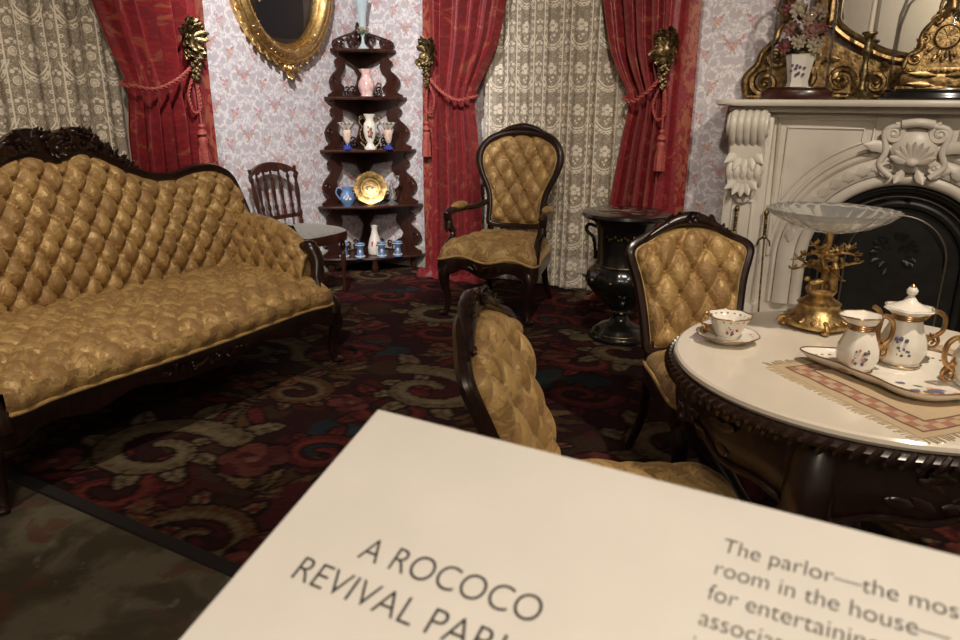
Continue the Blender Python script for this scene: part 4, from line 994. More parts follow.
mb = MB(); mb.tube(spline([(0, 0, .045), (.006, 0, .09), (-.004, 0, .135), (.004, 0, .165)], 5), [.020, .024, .020, .010], 10); mb.ell((.004, 0, .178), .014, 9); mb.tube(spline([(0, 0, .14), (.03, -.01, .165), (.045, 0, .20)], 4), .006, 6); mb.tube(spline([(0, 0, .14), (-.035, -.01, .15), (-.03, 0, .19)], 4), .006, 6); mb.lathe([(.012, .20), (.024, .225), (.02, .225), (0, .205)], 12, T(.045, 0, 0)); mb.build('figure', M['crystal'], e, 60)
# bottom tier
e = thing('white_bottle_vase', 'white bottle-shaped vase with red motif on the bottom tier', 'vase', at_shelf(0, .28, .25), FD+PI/2)
mb = MB(); mb.lathe([(.05, 0), (.056, .01), (.058, .06), (.045, .12), (.028, .17), (.022, .21), (.028, .235), (.022, .235), (0, .2)], 20); mb.build('body', M['china'], e, 60)
mb = MB()
for dx, dz in ((-.022, .09), (.022, .09), (-.022, .105), (.022, .105), (-.022, .075), (.012, .082), (.03, .075)): mb.ell((dx, -math.sqrt(max(.0001, .052**2-dx*dx)), dz), (.008, .004, .009), 6, m=4)
mb.build('red_motif', M['red_paint'], e, kind='stuff')
def blue_cup(loc, label):
    e = thing('blue_cup', label, 'cup', loc, FD+PI/2, 'small blue pedestal cups')
    mb = MB(); mb.lathe([(.036, 0), (.038, .012), (.026, .022), (.024, .085), (.036, .098), (.038, .118), (.032, .118), (.024, .09), (0, .08)], 20); mb.build('body', M['blue'], e, 60)
    mb = MB()
    for z in (.016, .106): mb.lathe([(.0375, z-.003), (.040, z), (.0375, z+.003)], 20)
    mb.build('white_bands', M['cream_relief'], e, kind='stuff')
    mb = MB(); mb.ell((0, -.024, .055), (.010, .004, .016), 8); mb.build('white_relief', M['cream_relief'], e)
blue_cup(at_shelf(0, .155, .485), 'blue pedestal cup, leftmost on the bottom tier behind the chair seat')
blue_cup(at_shelf(0, .27, .43), 'blue pedestal cup, second from left on the bottom tier')
blue_cup(at_shelf(0, .395, .315), 'blue pedestal cup, third from left on the bottom tier')
blue_cup(at_shelf(0, .475, .21), 'blue pedestal cup, rightmost on the bottom tier')

# ------------------------------------------------------------------ oval portrait on the left wall (local x = along wall, y = out)
def portrait():
    cy, cz, a, b = 4.02, 2.145, .355, .455     # inner opening half axes
    e = thing('oval_portrait', 'dark oval portrait in a wide gilt leaf-edged frame', 'painting', (WX+.003, cy, cz), math.radians(-90))
    W3 = lambda x, d, z: (x, d, z)          # local: x -> -Y world ; y -> +X world
    def el(t, ra, rb, d): return (ra*math.cos(t), d, rb*math.sin(t))
    prof = [(0, .030), (.012, .050), (.022, .046), (.035, .080), (.062, .098), (.085, .095), (.105, .075), (.118, .082), (.128, .078), (.136, .055), (.130, 0), (0, 0)]
    mb = MB(); n = 96; m_ = len(prof)
    mb.add([el(2*PI*i/n, a+r_, b+r_, d) for i in range(n) for r_, d in prof], [(i*m_+j, ((i+1) % n)*m_+j, ((i+1) % n)*m_+(j+1) % m_, i*m_+(j+1) % m_) for i in range(n) for j in range(m_)]); mb.build('moulding', M['gilt'], e, 60)
    rnd = random.Random(7); mb = MB()
    for k in range(420):
        t = rnd.uniform(0, 2*PI); q = rnd.uniform(.036, .098); d = .092-abs(q-.07)*.4
        mb.ell(el(t, a+q, b+q, d), (rnd.uniform(.005, .011), .007, rnd.uniform(.005, .011)), 5, m=4)
    mb.build('chased_relief', M['gilt'], e, 60, kind='stuff')
    for k in range(44):
        t = 2*PI*k/44; s, c = math.sin(t), math.cos(t); p = Vector(el(t, a+.125, b+.125, .05)); mb = MB()
        tn = Vector((-s, 0, c)) if c < 0 else Vector((s, 0, -c)); L = .045
        mb.leaf(p, Vector((c, 0, s))*.9+tn*1.0, (0, 1, 0), L*1.25, L*.9, .35); mb.build('edge_leaf', M['gilt'], e, 60)
    mb = MB(); zb = -(b+.13)
    for sg in (-1, 1):
        mb.scroll((sg*.035, .06, zb-.02), .03, 1.3, PI/2, .009, sgn=sg); mb.leaf((sg*.02, .05, zb-.01), (sg*.9, 0, -.5), (0, 1, 0), .09, .05, .4); mb.leaf((0, .05, zb-.02), (sg*.35, 0, -1), (0, 1, 0), .09, .05, .4)
    mb.ell((0, .07, zb-.035), (.022, .018, .026), 9); mb.leaf((0, .05, zb-.02), (0, 0, -1), (0, 1, 0), .10, .055, .5); mb.build('bottom_ornament', M['gilt'], e, 50)
    cv = thing; mb = MB(); n = 64; mb.add([(0, .012, 0)]+[el(2*PI*i/n, a+.01, b+.01, .012) for i in range(n)], [(0, 1+(i+1) % n, 1+i) for i in range(n)]); pc = mb.build('canvas', M['oil'], e, 0)
    def flat(name, pts, mt, d): mb = MB(); o = [(p.x, d, p.z) for p in spline([(x, 0, z) for x, z in pts], 5, True)]; mb.add(o+[(x, d-.001, z) for x, y, z in o], [list(range(len(o)))[::-1]]); mb.build(name, mt, pc, 0)
    flat('painted_dress', [(-.16, -.40), (.16, -.40), (.235, -.25), (.20, 0), (.12, .14), (0, .18), (-.12, .14), (-.20, 0), (-.22, -.25)], M['dress'], .0135)
    flat('painted_hand', [(.215, -.18), (.185, -.14), (.165, -.115), (.16, -.135), (.175, -.175), (.20, -.205)], M['skin'], .0145)
    flat('painted_drape', [(-.28, -.10), (-.25, -.14), (-.24, .02), (-.26, .2), (-.30, .10)], M['drape_oil'], .0145)
    flat('painted_face', [(0, .18), (.07, .22), (.085, .31), (0, .38), (-.085, .31), (-.07, .22)], M['skin'], .0145)
portrait()
# ------------------------------------------------------------------ marble mantel (local: x along wall, front = -y, wall at y = 0)
MX = .105
def mantel():
    e = thing('marble_mantel', 'carved white marble fireplace mantel with arched opening on the back wall', 'mantel', (MX, WY-.002, 0))
    F = -.28                       # front plane of the body
    zs = 1.292
    r_in, zsp = .455, .44          # arched opening
    # shelf with serpentine front
    def slab(name, hw, d, z0, z1, bev):
        ol = []
        for k in range(61):
            q = k/60*2-1; x = q*hw; y = -d-.035*math.exp(-(x/.22)**2)+.05*max(0, (abs(q)-.93)/.07)**2
            ol.append((x, y))
        ol = [(-hw, 0)]+ol+[(hw, 0)]; n = len(ol); mb = MB(); lev = [(z0, .985), (z0+(z1-z0)*.25, 1.), (z0+(z1-z0)*.75, 1.), (z1, .985)]
        mb.add([(x*s, y*s, z) for z, s in lev for x, y in ol], [(l*n+i, l*n+i+1, (l+1)*n+i+1, (l+1)*n+i) for l in range(3) for i in range(n-1)]+[list(range(n))[::-1], [3*n+i for i in range(n)]]); return mb.build(name, M['marble'], e, 40)
    slab('shelf', 1.035, .43, 1.302, 1.336, .01); slab('shelf_moulding', .975, .345, 1.268, 1.302, .01)
    # face with arched hole
    ol = [(-.955, 0), (-r_in-.0, 0)]+[(-r_in*math.cos(PI*k/40), zsp+r_in*math.sin(PI*k/40)) for k in range(41)]+[(r_in, 0), (.955, 0), (.955, zs-.02), (-.955, zs-.02)]
    mb = MB(); mb.prism(ol, F, -.02); mb.build('face', M['marble'], e, 30)
    # pilasters
    for sg in (-1, 1):
        mb = MB(); mb.box((sg*.83, F-.03, .62), (.235, .07, 1.24), b=.006); mb.build('pilaster', M['marble'], e, 30)
        mb = MB(); mb.box((sg*.83, F-.045, .07), (.28, .11, .14), b=.01); mb.build('plinth', M['marble'], e, 30)
        mb = MB()
        for x in (-.055, .055): mb.box((sg*.83+x, F-.07, .465), (.014, .016, .59), b=.004)
        for z in (.17, .76): mb.box((sg*.83, F-.07, z), (.124, .016, .014), b=.004)
        mb.build('panel_bead', M['marble'], e, 40)
        # console: fluted scroll top, acanthus drop
        mb = MB(); xc = 0; yf = 0
        for x in (-.062, -.031, 0, .031, .062):
            mb.tube(spline([(xc+x, yf+.01, 1.262), (xc+x, yf-.075, 1.255), (xc+x, yf-.105, 1.215), (xc+x, yf-.085, 1.165), (xc+x, yf-.05, 1.13), (xc+x, yf-.035, 1.08), (xc+x, yf-.055, 1.03), (xc+x, yf-.06, 1.0), (xc+x, yf-.03, .965), (xc+x, yf+.01, .95)], 5), .0185, 8)
        mb.box((xc, yf-.03, 1.11), (.135, .07, .30))
        for s2 in (-1, 1):
            ax = (0, 1, 0)
            mb.scroll((xc+s2*.08, yf-.055, 1.205), .05, 1.6, PI/2, .012, ax=ax, ay=(0, 0, 1)); mb.scroll((xc+s2*.075, yf-.03, 1.0), .03, 1.5, -PI/2, .009, ax=ax, ay=(0, 0, 1))
        o = mb.build('console', M['marble'], e, 50); o.location = (sg*.84, F-.06, 1.266-1.266*1.3); o.scale = (1.25, 1., 1.3)
        mb = MB()
        for a in (-.9, -.45, 0, .45, .9): mb.leaf((xc, yf-.045, 1.13), (math.sin(a)*.8, -.12, -math.cos(a)), (0, -1, .1), .13, .05, .25)
        for a in (-.9, -.45, 0, .45, .9): mb.leaf((xc, yf-.05, 1.0), (math.sin(a)*.8, -.1, -math.cos(a)), (0, -1, .1), .11, .045, .3)
        mb.tube(spline([(xc-.06, yf, .97), (xc-.04, yf-.01, .90), (xc, yf-.02, .875), (xc+.04, yf-.01, .90), (xc+.06, yf, .97)], 5), .012, 7); o = mb.build('acanthus', M['marble'], e, 50); o.location = (sg*.84, F-.06, 1.266-1.266*1.3); o.scale = (1.25, 1., 1.3)
        # spandrel panel: raised mouldings
        R1 = .665
        def spand(off, r_t, name):
            x0 = .69-off; z1 = 1.235-off; RR = R1+off; pts = []
            a1 = math.acos(min(1, x0/RR)); a2 = math.asin(min(1, (z1-zsp)/RR)) if (z1-zsp) < RR else PI/2
            xk = .20+off
            a2 = min(a2, math.acos(xk/RR)); n = 24
            arc = [(RR*math.cos(a1+(a2-a1)*k/n), zsp+RR*math.sin(a1+(a2-a1)*k/n)) for k in range(n+1)]
            poly = arc+[(arc[-1][0], z1), (x0, z1)]
            mb = MB(); mb.tube([(sg*x, F-.002, z) for x, z in poly], r_t, 8, True); mb.build(name, M['marble'], e, 50)
        spand(.0, .013, 'spandrel_moulding'); spand(.05, .008, 'spandrel_bead')
    # arch mouldings
    def arc_m(R_, prof, name):
        mb = MB(); pts = [(-R_, F, .16)]+[(-R_, F, .3)]+[(-R_*math.cos(PI*k/48), F, zsp+R_*math.sin(PI*k/48)) for k in range(49)]+[(R_, F, .3), (R_, F, .16)]
        mb.tube(pts, 1, up=(0, -1, 0), prof=prof); mb.build(name, M['marble'], e, 50)
    arc_m(.485, [(-.03, -.01), (-.03, .02), (-.01, .035), (.012, .03), (.03, .012), (.03, -.01)], 'arch_moulding')
    arc_m(.565, [(-.045, -.01), (-.045, .028), (-.02, .046), (.02, .046), (.045, .028), (.045, -.01)], 'arch_torus')
    arc_m(.632, [(-.014, -.01), (-.014, .012), (0, .022), (.014, .012), (.014, -.01)], 'arch_fillet')
    for sg in (-1, 1):
        for k in range(9):
            t = .18+1.18*k/9; p = Vector((sg*.565*math.cos(t), F-.046, zsp+.565*math.sin(t))); d = Vector((-sg*math.sin(t), -.05, math.cos(t)))
            mb = MB(); mb.leaf(p, d, (0, -1, 0), .088, .062, .18); mb.build('leaf_band', M['marble'], e, 60)
    # keystone shell cartouche
    mb = MB(); kz = 1.07
    mb.ell((0, F-.045, kz+.01), (.115, .05, .12), 14, m=8)
    for k in range(9):
        a = PI*(.10+.80*k/8); mb.leaf((0, F-.085, kz-.055), (math.cos(a), -.25, math.sin(a)), (0, -1, 0), .125, .045, .18, 2)
    mb.ell((0, F-.10, kz-.05), (.03, .02, .022), 10)
    for sg in (-1, 1):
        mb.scroll((sg*.105, F-.065, kz+.095), .048, 1.6, PI/2, .018, sgn=sg); mb.scroll((sg*.105, F-.05, kz-.085), .04, 1.4, -PI/2, .016, sgn=sg)
        mb.tube(spline([(sg*.06, F-.07, kz+.14), (sg*.145, F-.06, kz+.11), (sg*.13, F-.06, kz+.0), (sg*.15, F-.055, kz-.07), (sg*.09, F-.06, kz-.13)], 5), .017, 8)
        mb.leaf((sg*.10, F-.05, kz+.02), (sg*1., -.1, .12), (0, -1, 0), .15, .07, .2); mb.leaf((sg*.03, F-.06, kz-.09), (sg*.5, -.1, -1), (0, -1, 0), .09, .05, .3)
    mb.tube(spline([(-.07, F-.08, kz+.145), (0, F-.095, kz+.155), (.07, F-.08, kz+.145)], 5), .024, 8); mb.build('shell_keystone', M['marble'], e, 50)
    # cast-iron insert
    def archpoly(R_, zb=0.0, n=40): return [(-R_, zb)]+[(-R_*math.cos(PI*k/n), zsp+R_*math.sin(PI*k/n)) for k in range(n+1)]+[(R_, zb)]
    mb = MB(); mb.prism(archpoly(r_in+.02), F+.10, F+.13); ins = mb.build('iron_insert', M['iron'], e, 30)
    def iron_arc(R_, y, r_t, mt, nm, zb=.04):
        mb = MB(); mb.tube([(x, y, z) for x, z in archpoly(R_, zb)], r_t, 8); mb.build(nm, M[mt], ins, 60)
    iron_arc(.435, F+.06, .030, 'iron', 'outer_rib'); iron_arc(.385, F+.08, .006, 'iron_edge', 'bright_bead'); iron_arc(.345, F+.085, .026, 'iron', 'middle_rib')
    mb = MB(); mb.prism([(x*.245/.475*1., z) for x, z in [(x, .06+(z-.0)*.70) for x, z in archpoly(.475)]], F+.07, F+.10); mb.build('summer_cover', M['iron'], ins, 30)
    mb = MB(); mb.tube([(-.25, F+.066, .10)]+[(-.25*math.cos(PI*k/30), F+.066, .47+.25*math.sin(PI*k/30)) for k in range(31)]+[(.25, F+.066, .10)], .006, 8); mb.build('cover_bead', M['iron_edge'], ins, 60)
    mb = MB(); rnd = random.Random(8)
    for k in range(26): a = rnd.uniform(0, 2*PI); q = rnd.uniform(0, 1)**.5; mb.leaf((.10*q*math.cos(a), F+.068, .50+.085*q*math.sin(a)), (math.cos(a), -.1, math.sin(a)), (0, -1, 0), .05, .035, .3)
    mb.build('basket_relief', M['iron'], ins, 50)
    mb = MB(); mb.box((0, F-.10, .012), (1.9, .62, .024), b=.005); mb.build('hearth', M['marble'], e, 30)
mantel()
YM = WY-.30; ZM = 1.336
def tool(x0, y0, x1, y1, label, top_z=.72):
    e = thing('fire_tool', label, 'fire tool', group='fire irons leaning on the mantel'); a = Vector((x0, y0, .026)); b = Vector((x1, y1, top_z)); d = (b-a).normalized()
    mb = MB(); mb.tube([a, a+(b-a)*.80], .0055, 8); mb.build('shaft', M['brass'], e)
    mb = MB(); pts = [a+(b-a)*(.78+.18*k/30) for k in range(31)]
    for ph in (0, PI): mb.tube([p+d.orthogonal().normalized()*(.006*math.cos(ph+k*.7))+d.cross(d.orthogonal()).normalized()*(.006*math.sin(ph+k*.7)) for k, p in enumerate(pts)], .006, 6)
    mb.ell(b-d*.012, (.016, .016, .022), 9); mb.build('twisted_handle', M['brass'], e)
    mb = MB(); c = a+(b-a)*.78
    mb.tube([c-Vector((.006, 0, 0)), c+Vector((-.03, -.004, -.02)), c+Vector((-.036, -.004, -.05))], .006, 6); mb.tube([c+Vector((.006, 0, 0)), c+Vector((.03, -.004, -.02)), c+Vector((.036, -.004, -.05))], .006, 6); mb.ell(c, .014, 8); mb.build('collar', M['brass'], e)
tool(-.545, 4.40, -.585, 4.50, 'twisted-handle brass fire iron nearest the arched opening', .715)
tool(-.73, 4.40, -.752, 4.505, 'twisted-handle brass fire iron half hidden by the side chair', .725)

# ------------------------------------------------------------------ overmantel mirror
def mirror():
    e = thing('overmantel_mirror', 'tall gilt overmantel mirror with scrolled pierced base on the mantel', 'mirror', (MX, WY-.004, ZM))
    # glass outline: shallow curved bottom
    gl = [(.80-.105, 1.6), (.695, .34)]
    left = [(-.50, 1.7), (-.50, .52), (-.485, .42), (-.43, .36), (-.33, .30), (-.22, .245), (-.10, .215), (0, .205)]
    ol = [(p.x, p.z) for p in spline([(x, 0, z) for x, z in left], 5)]; full = ol+[(-x, z) for x, z in ol[-2::-1]]
    mb = MB(); n = len(full); mb.add([(x, -.035, z) for x, z in full], [list(range(n))]); mb.build('glass', M['mirror'], e, 0)
    mb = MB(); mb.prism([(x*1.02, z-.01) for x, z in full], -.034, -.003); mb.build('backboard', M['antique_gilt'], e, 0)
    path = [(x, -.05, z) for x, z in full]
    mb = MB(); mb.tube(path, 1, up=(0, -1, 0), prof=[(-.035, -.02), (-.035, .02), (-.015, .045), (.0, .03), (.015, .035), (.03, .015), (.03, -.02)]); mb.build('inner_moulding', M['antique_gilt'], e, 50)
    for sg in (-1, 1):
        mb = MB(); mb.tube([(sg*.57, -.055, .36), (sg*.57, -.055, 1.7)], 1, up=(0, -1, 0), prof=[(-.035, -.02), (-.035, .015), (0, .04), (.035, .015), (.035, -.02)]); mb.build('side_moulding', M['antique_gilt'], e, 50)
        # pierced base scrolls
        rnd = random.Random(12); mb = MB()
        mb.prism([(sg*x, z) for x, z in ((-.0, .0), (.86, .0), (.90, .03), (.86, .16), (.80, .25), (.70, .30), (.62, .36), (.55, .40), (.50, .33), (.38, .265), (.22, .20), (0, .165))], -.03, -.004); mb.build('base_panel', M['antique_gilt'], e, 30)
        mb = MB()
        for (x, z, r_, t, a0, s2, rt) in ((.83, .10, .09, 1.5, PI/2, -1, .022), (.78, .25, .065, 1.4, PI, 1, .018), (.62, .12, .085, 1.5, 0, 1, .02), (.42, .11, .075, 1.4, PI, -1, .018), (.24, .09, .065, 1.4, 0, 1, .016), (.64, .33, .05, 1.3, PI/2, -1, .015)):
            mb.scroll((sg*x, -.05, z), r_, t, a0 if sg > 0 else PI-a0, rt, sgn=s2*sg)
        mb.tube(spline([(sg*.93, -.05, .02), (sg*.94, -.06, .12), (sg*.88, -.06, .20), (sg*.86, -.055, .27), (sg*.80, -.055, .33), (sg*.78, -.05, .40), (sg*.74, -.05, .44)], 5), [.02, .028, .022, .018, .022, .016, .01], 8)
        mb.tube(spline([(sg*.02, -.05, .025), (sg*.3, -.05, .02), (sg*.6, -.055, .025), (sg*.92, -.05, .015)], 5), .02, 8)
        for k in range(26):
            x = rnd.uniform(.05, .86); z = rnd.uniform(.03, .13+.12*min(1, x/.5)); a = rnd.uniform(0, 2*PI); mb.leaf((sg*x, -.05, z), (math.cos(a), -.2, math.sin(a)), (0, -1, 0), rnd.uniform(.06, .10), .045, .4)
        mb.build('scroll_base', M['antique_gilt'], e, 50)
        mb = MB(); mb.lathe([(.03, .44), (.05, .47), (.035, .50), (.02, .52), (.045, .56), (.05, .60), (.03, .64), (.015, .66), (.012, .75), (.03, .80), (0, .84)], 14, T(sg*.745, -.05, 0))
        for k in range(6): a = 2*PI*k/6; mb.leaf((sg*.745+.03*math.cos(a), -.05+.03*math.sin(a), .47), (math.cos(a)*.6, math.sin(a)*.6, 1), (math.cos(a), math.sin(a), 0), .08, .04, .4)
        mb.build('finial', M['antique_gilt'], e, 50)
mirror()

# ------------------------------------------------------------------ flowers under a glass dome
def flower_dome():
    e = thing('glass_dome_bouquet', 'glass dome over dried flowers in a white vase on the mantel', 'glass dome', (-.515, YM-.005, ZM))
    mb = MB(); mb.lathe([(.185, 0), (.19, .008), (.19, .045), (.18, .055), (0, .055)], 40, sy=.62); mb.build('wooden_base', M['rosewood'], e, 40)
    mb = MB(); prof = [(.155, .056), (.157, .30), (.155, .48), (.14, .56), (.105, .615), (.055, .645), (0, .655)]; mb.lathe(prof, 40, sy=.62); mb.build('dome', M['dome_glass'], e, 60)
    mb = MB(); mb.lathe([(.16, .055), (.165, .06), (.16, .068), (.15, .06)], 40, sy=.62); mb.build('dome_rim', M['rosewood'], e, 60)
    mb = MB(); mb.lathe([(.062, .056), (.066, .068), (.058, .076), (.054, .10), (.064, .17), (.076, .235), (.080, .240), (.074, .242), (.06, .21), (0, .2)], 6); mb.build('vase', M['china'], e, 25)
    rnd = random.Random(2); mb = MB()
    for k in range(9): x = rnd.uniform(-.035, .035); mb.ell((x, -.058-.004*rnd.random(), .13+rnd.uniform(0, .07)), .008, 6, m=4)
    mb.build('painted_sprig', M['violet_paint'], e, kind='stuff')
    mb = MB()
    for k in range(34): a = rnd.uniform(0, 2*PI); mb.leaf((.03*math.cos(a), .02*math.sin(a), .22+rnd.uniform(0, .2)), (math.cos(a), math.sin(a)*.5, rnd.uniform(-.1, .9)), (0, -.6, .8), rnd.uniform(.07, .11), .04, .3)
    mb.build('foliage', M['stem'], e)
    fl = [(-.03, -.05, .43, .045, 'flower_cream'), (-.055, -.04, .335, .042, 'flower_rose'), (.045, -.045, .325, .045, 'flower_rose'), (-.085, -.03, .25, .038, 'flower_red'), (-.01, -.06, .265, .036, 'flower_cream'), (.07, -.045, .25, .038, 'flower_cream'), (.0, -.03, .52, .04, 'flower_tan'), (.07, -.02, .42, .04, 'flower_tan'), (-.08, -.01, .44, .036, 'flower_red'), (.02, -.06, .38, .034, 'flower_tan'), (.09, .0, .33, .034, 'flower_red')]
    for x, y, z, r_, mt in fl:
        z += .035; r_ *= 1.12
        mb = MB(); mb.ell((x, y, z), r_*.45, 8)
        for ly, cnt in ((.55, 6), (.8, 9)):
            for k in range(cnt):
                a = 2*PI*(k+ly)/cnt; mb.leaf((x+math.cos(a)*r_*.2, y, z+math.sin(a)*r_*.2), (math.cos(a), -1.1+ly, math.sin(a)), (0, -1, .1), r_*ly*1.15, r_*.6, .2, 2)
        mb.build('flower', M[mt], e, 60)
flower_dome()
def candlestick():
    e = thing('candlestick', 'brass candlestick with a tall cream candle between dome and clock', 'candlestick', (-.188, YM-.01, ZM))
    mb = MB(); mb.lathe(smooth_tab([(0, .001)]) and [(.068, 0), (.070, .012), (.06, .02), (.055, .03), (.03, .045), (.018, .07), (.016, .10), (.024, .13), (.018, .16), (.013, .19), (.020, .225), (.032, .245), (.020, .262), (.017, .30), (.026, .325), (.040, .335), (.036, .345), (.014, .345)], 20, wob=lambda a, z: 1+(.06*math.cos(8*a) if z < .025 else 0)); mb.build('stem', M['brass'], e, 50)
    mb = MB()
    for k in range(8): a = 2*PI*k/8; mb.leaf((.025*math.cos(a), .025*math.sin(a), .03), (math.cos(a), math.sin(a), -.15), (0, 0, 1), .038, .03, .2)
    mb.build('leaf_base', M['brass'], e, 50)
    mb = MB(); mb.tube([(0, 0, .34), (.002, 0, .56)], [.0135, .0115], 12); mb.tube([(.002, 0, .56), (.003, 0, .575)], .0015, 5); mb.build('candle', M['wax'], e, 50)
candlestick()
def clock():
    e = thing('mantel_clock', 'ornate gilt mantel clock under a glass dome on black base', 'clock', (.165, YM-.01, ZM))
    mb = MB(); mb.lathe([(.265, 0), (.27, .01), (.262, .018), (.262, .03), (.25, .04), (0, .04)], 44, sy=.5); mb.build('black_base', M['lacquer'], e, 40)
    mb = MB(); mb.lathe([(.235, .041), (.237, .25), (.232, .42), (.205, .53), (.15, .60), (.08, .64), (0, .655)], 44, sy=.52); mb.build('dome', M['dome_glass'], e, 60)
    mb = MB(); mb.lathe([(.238, .04), (.244, .048), (.238, .056), (.228, .048)], 44, sy=.52); mb.build('dome_rim', M['lacquer'], e, 60)
    mb = MB(); mb.box((0, 0, .055), (.40, .15, .03), b=.006); mb.box((0, 0, .10), (.36, .13, .06), b=.008); mb.box((0, 0, .145), (.38, .14, .03), b=.006)
    mb.prism([(-.17, .16), (.17, .16), (.15, .20), (.12, .235), (.085, .255), (.095, .32), (.07, .37), (.03, .395), (-.03, .395), (-.07, .37), (-.095, .32), (-.085, .255), (-.12, .235), (-.15, .20)], -.055, .055); mb.build('case', M['antique_gilt'], e, 40)
    rnd = random.Random(5); mb = MB()
    for sg in (-1, 1):
        mb.scroll((sg*.125, -.06, .205), .035, 1.4, PI/2, .010, sgn=-sg); mb.scroll((sg*.10, -.06, .30), .028, 1.4, 0 if sg > 0 else PI, .009, sgn=-sg); mb.scroll((sg*.055, -.06, .385), .025, 1.3, 0 if sg > 0 else PI, .008, sgn=sg)
        mb.tube(spline([(sg*.175, -.06, .16), (sg*.155, -.06, .22), (sg*.11, -.06, .25), (sg*.115, -.06, .31), (sg*.09, -.06, .36), (sg*.04, -.06, .41)], 5), .012, 7)
        for z in (.07, .12): mb.leaf((sg*.02, -.07, z), (sg*1, -.05, .1), (0, -1, 0), .13, .04, .1)
    for k in range(30): a = rnd.uniform(0, 2*PI); q = rnd.uniform(.068, .10); mb.leaf((q*math.cos(a), -.056, .305+q*math.sin(a)*.9), (math.cos(a), -.2, math.sin(a)), (0, -1, 0), .04, .025, .4)
    for k in range(13): mb.ell((-.168+.028*k, -.072, .145), .009, 6, m=4)
    mb.build('ornament', M['antique_gilt'], e, 50)
    mb = MB(); mb.tube(spline([(0, 0, .39), (.004, 0, .45), (-.004, 0, .50), (0, 0, .53)], 4), [.03, .028, .022, .012], 10); mb.ell((0, 0, .545), .018, 9)
    mb.tube(spline([(0, 0, .50), (.04, -.01, .52), (.065, -.01, .56)], 4), .009, 6); mb.tube(spline([(0, 0, .50), (-.045, -.01, .48), (-.05, -.01, .42)], 4), .009, 6)
    for k in range(8): a = rnd.uniform(0, 2*PI); mb.leaf((0, -.01, .40), (math.cos(a), -.3, .3), (0, -.5, 1), .06, .035, .4)
    mb.build('figure', M['antique_gilt'], e, 50)
    mb = MB(); mb.lathe([(0, 0), (.052, .0), (.052, .006), (.0, .008)], 32, T(0, -.056, .305) @ R(PI/2, 'X')); fc = mb.build('face', M['face'], e, 40)
    mb = MB(); mb.lathe([(.050, .0), (.060, .0), (.060, .012), (.055, .016), (.050, .008)], 32, T(0, -.056, .305) @ R(PI/2, 'X')); mb.build('bezel', M['antique_gilt'], e, 50)
    for k in range(12):
        a = 2*PI*k/12; mb = MB(); mb.box((0, 0, .036), (.0035, .002, .016), T(0, -.0655, .305) @ R(a, 'Y')); mb.build('hour_mark', M['ink'], fc, 0)
    for a, L in ((.35, .030), (-.5, .042)):
        mb = MB(); mb.box((0, 0, L/2), (.003, .002, L), T(0, -.067, .305) @ R(a, 'Y')); mb.build('hand', M['ink'], fc, 0)
clock()

# ------------------------------------------------------------------ black urn stand
def urn():
    e = thing('urn_stand', 'black lacquered urn-shaped stand with round painted top by the curtain', 'stand', (-1.235, 3.90, 0))
    mb = MB(); mb.lathe([(.17, 0), (.175, .015), (.168, .03), (.15, .04), (.14, .06), (.10, .085), (.06, .10), (.05, .12)], 32); mb.build('foot', M['lacquer'], e, 50)
    mb = MB(); mb.lathe([(.05, .118), (.045, .14), (.058, .155), (.05, .17)], 28); mb.lathe([(.05, .165), (.09, .20), (.13, .235), (.165, .275)], 36); mb.build('stem', M['lacquer'], e, 50)
    mb = MB(); mb.lathe([(.155, .265), (.19, .31), (.205, .355), (.195, .395), (.17, .425), (.155, .44)], 96, wob=lambda a, z: 1+.028*abs(math.sin(a*10))*(1 if .27 < z < .42 else 0)); mb.build('gadrooned_belly', M['lacquer'], e, 50)
    mb = MB(); mb.lathe([(.158, .438), (.152, .46), (.150, .52), (.153, .60), (.165, .66), (.19, .695)], 36); mb.build('neck', M['lacquer'], e, 50)
    mb = MB(); mb.lathe([(.19, .69), (.235, .70), (.248, .715), (.245, .73), (.22, .738), (0, .740)], 44); top = mb.build('top', M['lacquer'], e, 40)
    mb = MB()
    for z, r_ in ((.438, .160), (.165, .053), (.04, .152)): mb.tube([(r_*math.cos(2*PI*k/40), r_*math.sin(2*PI*k/40), z) for k in range(40)], .004, 6, True)
    mb.build('gilt_line', M['brass'], e, kind='stuff')
    mb = MB()
    for k in range(10):
        a = 2*PI*(k+.5)/10; mb.ell((.204*math.cos(a), .204*math.sin(a), .36), .012, 7, m=5)
    mb.build('gilt_boss', M['brass'], e, kind='stuff')
    mb = MB(); am = math.atan2(-3.9, 1.235)
    for k in range(-6, 7):
        a = am+k*.11; mb.ell((.153*math.cos(a), .153*math.sin(a), .60+.01*math.cos(k*2.)), (.008, .008, .007+.006*(k % 2)), 6, m=4)
    mb.build('gilt_scrollwork', M['brass'], e, kind='stuff')
    for sg in (0, 1):
        a = am+PI/2+PI*sg; c, s = math.cos(a), math.sin(a); mb = MB()
        mb.tube(spline([(.15*c, .15*s, .64), (.205*c, .205*s, .655), (.215*c, .215*s, .62), (.175*c, .175*s, .58), (.16*c, .16*s, .50), (.16*c, .16*s, .46)], 5), .010, 8); mb.build('handle', M['lacquer'], e)
    rnd = random.Random(3)
    for mt, cnt in (('flower_red', 9), ('flower_tan', 8), ('stem', 12)):
        mb = MB()
        for k in range(cnt): a = rnd.uniform(0, 2*PI); q = rnd.uniform(0, .15); mb.ell((q*math.cos(a), q*math.sin(a), .7405), (rnd.uniform(.012, .035), rnd.uniform(.012, .025), .0012), 9, m=4)
        mb.build('painted_flowers', M[mt], top, kind='stuff')
urn()
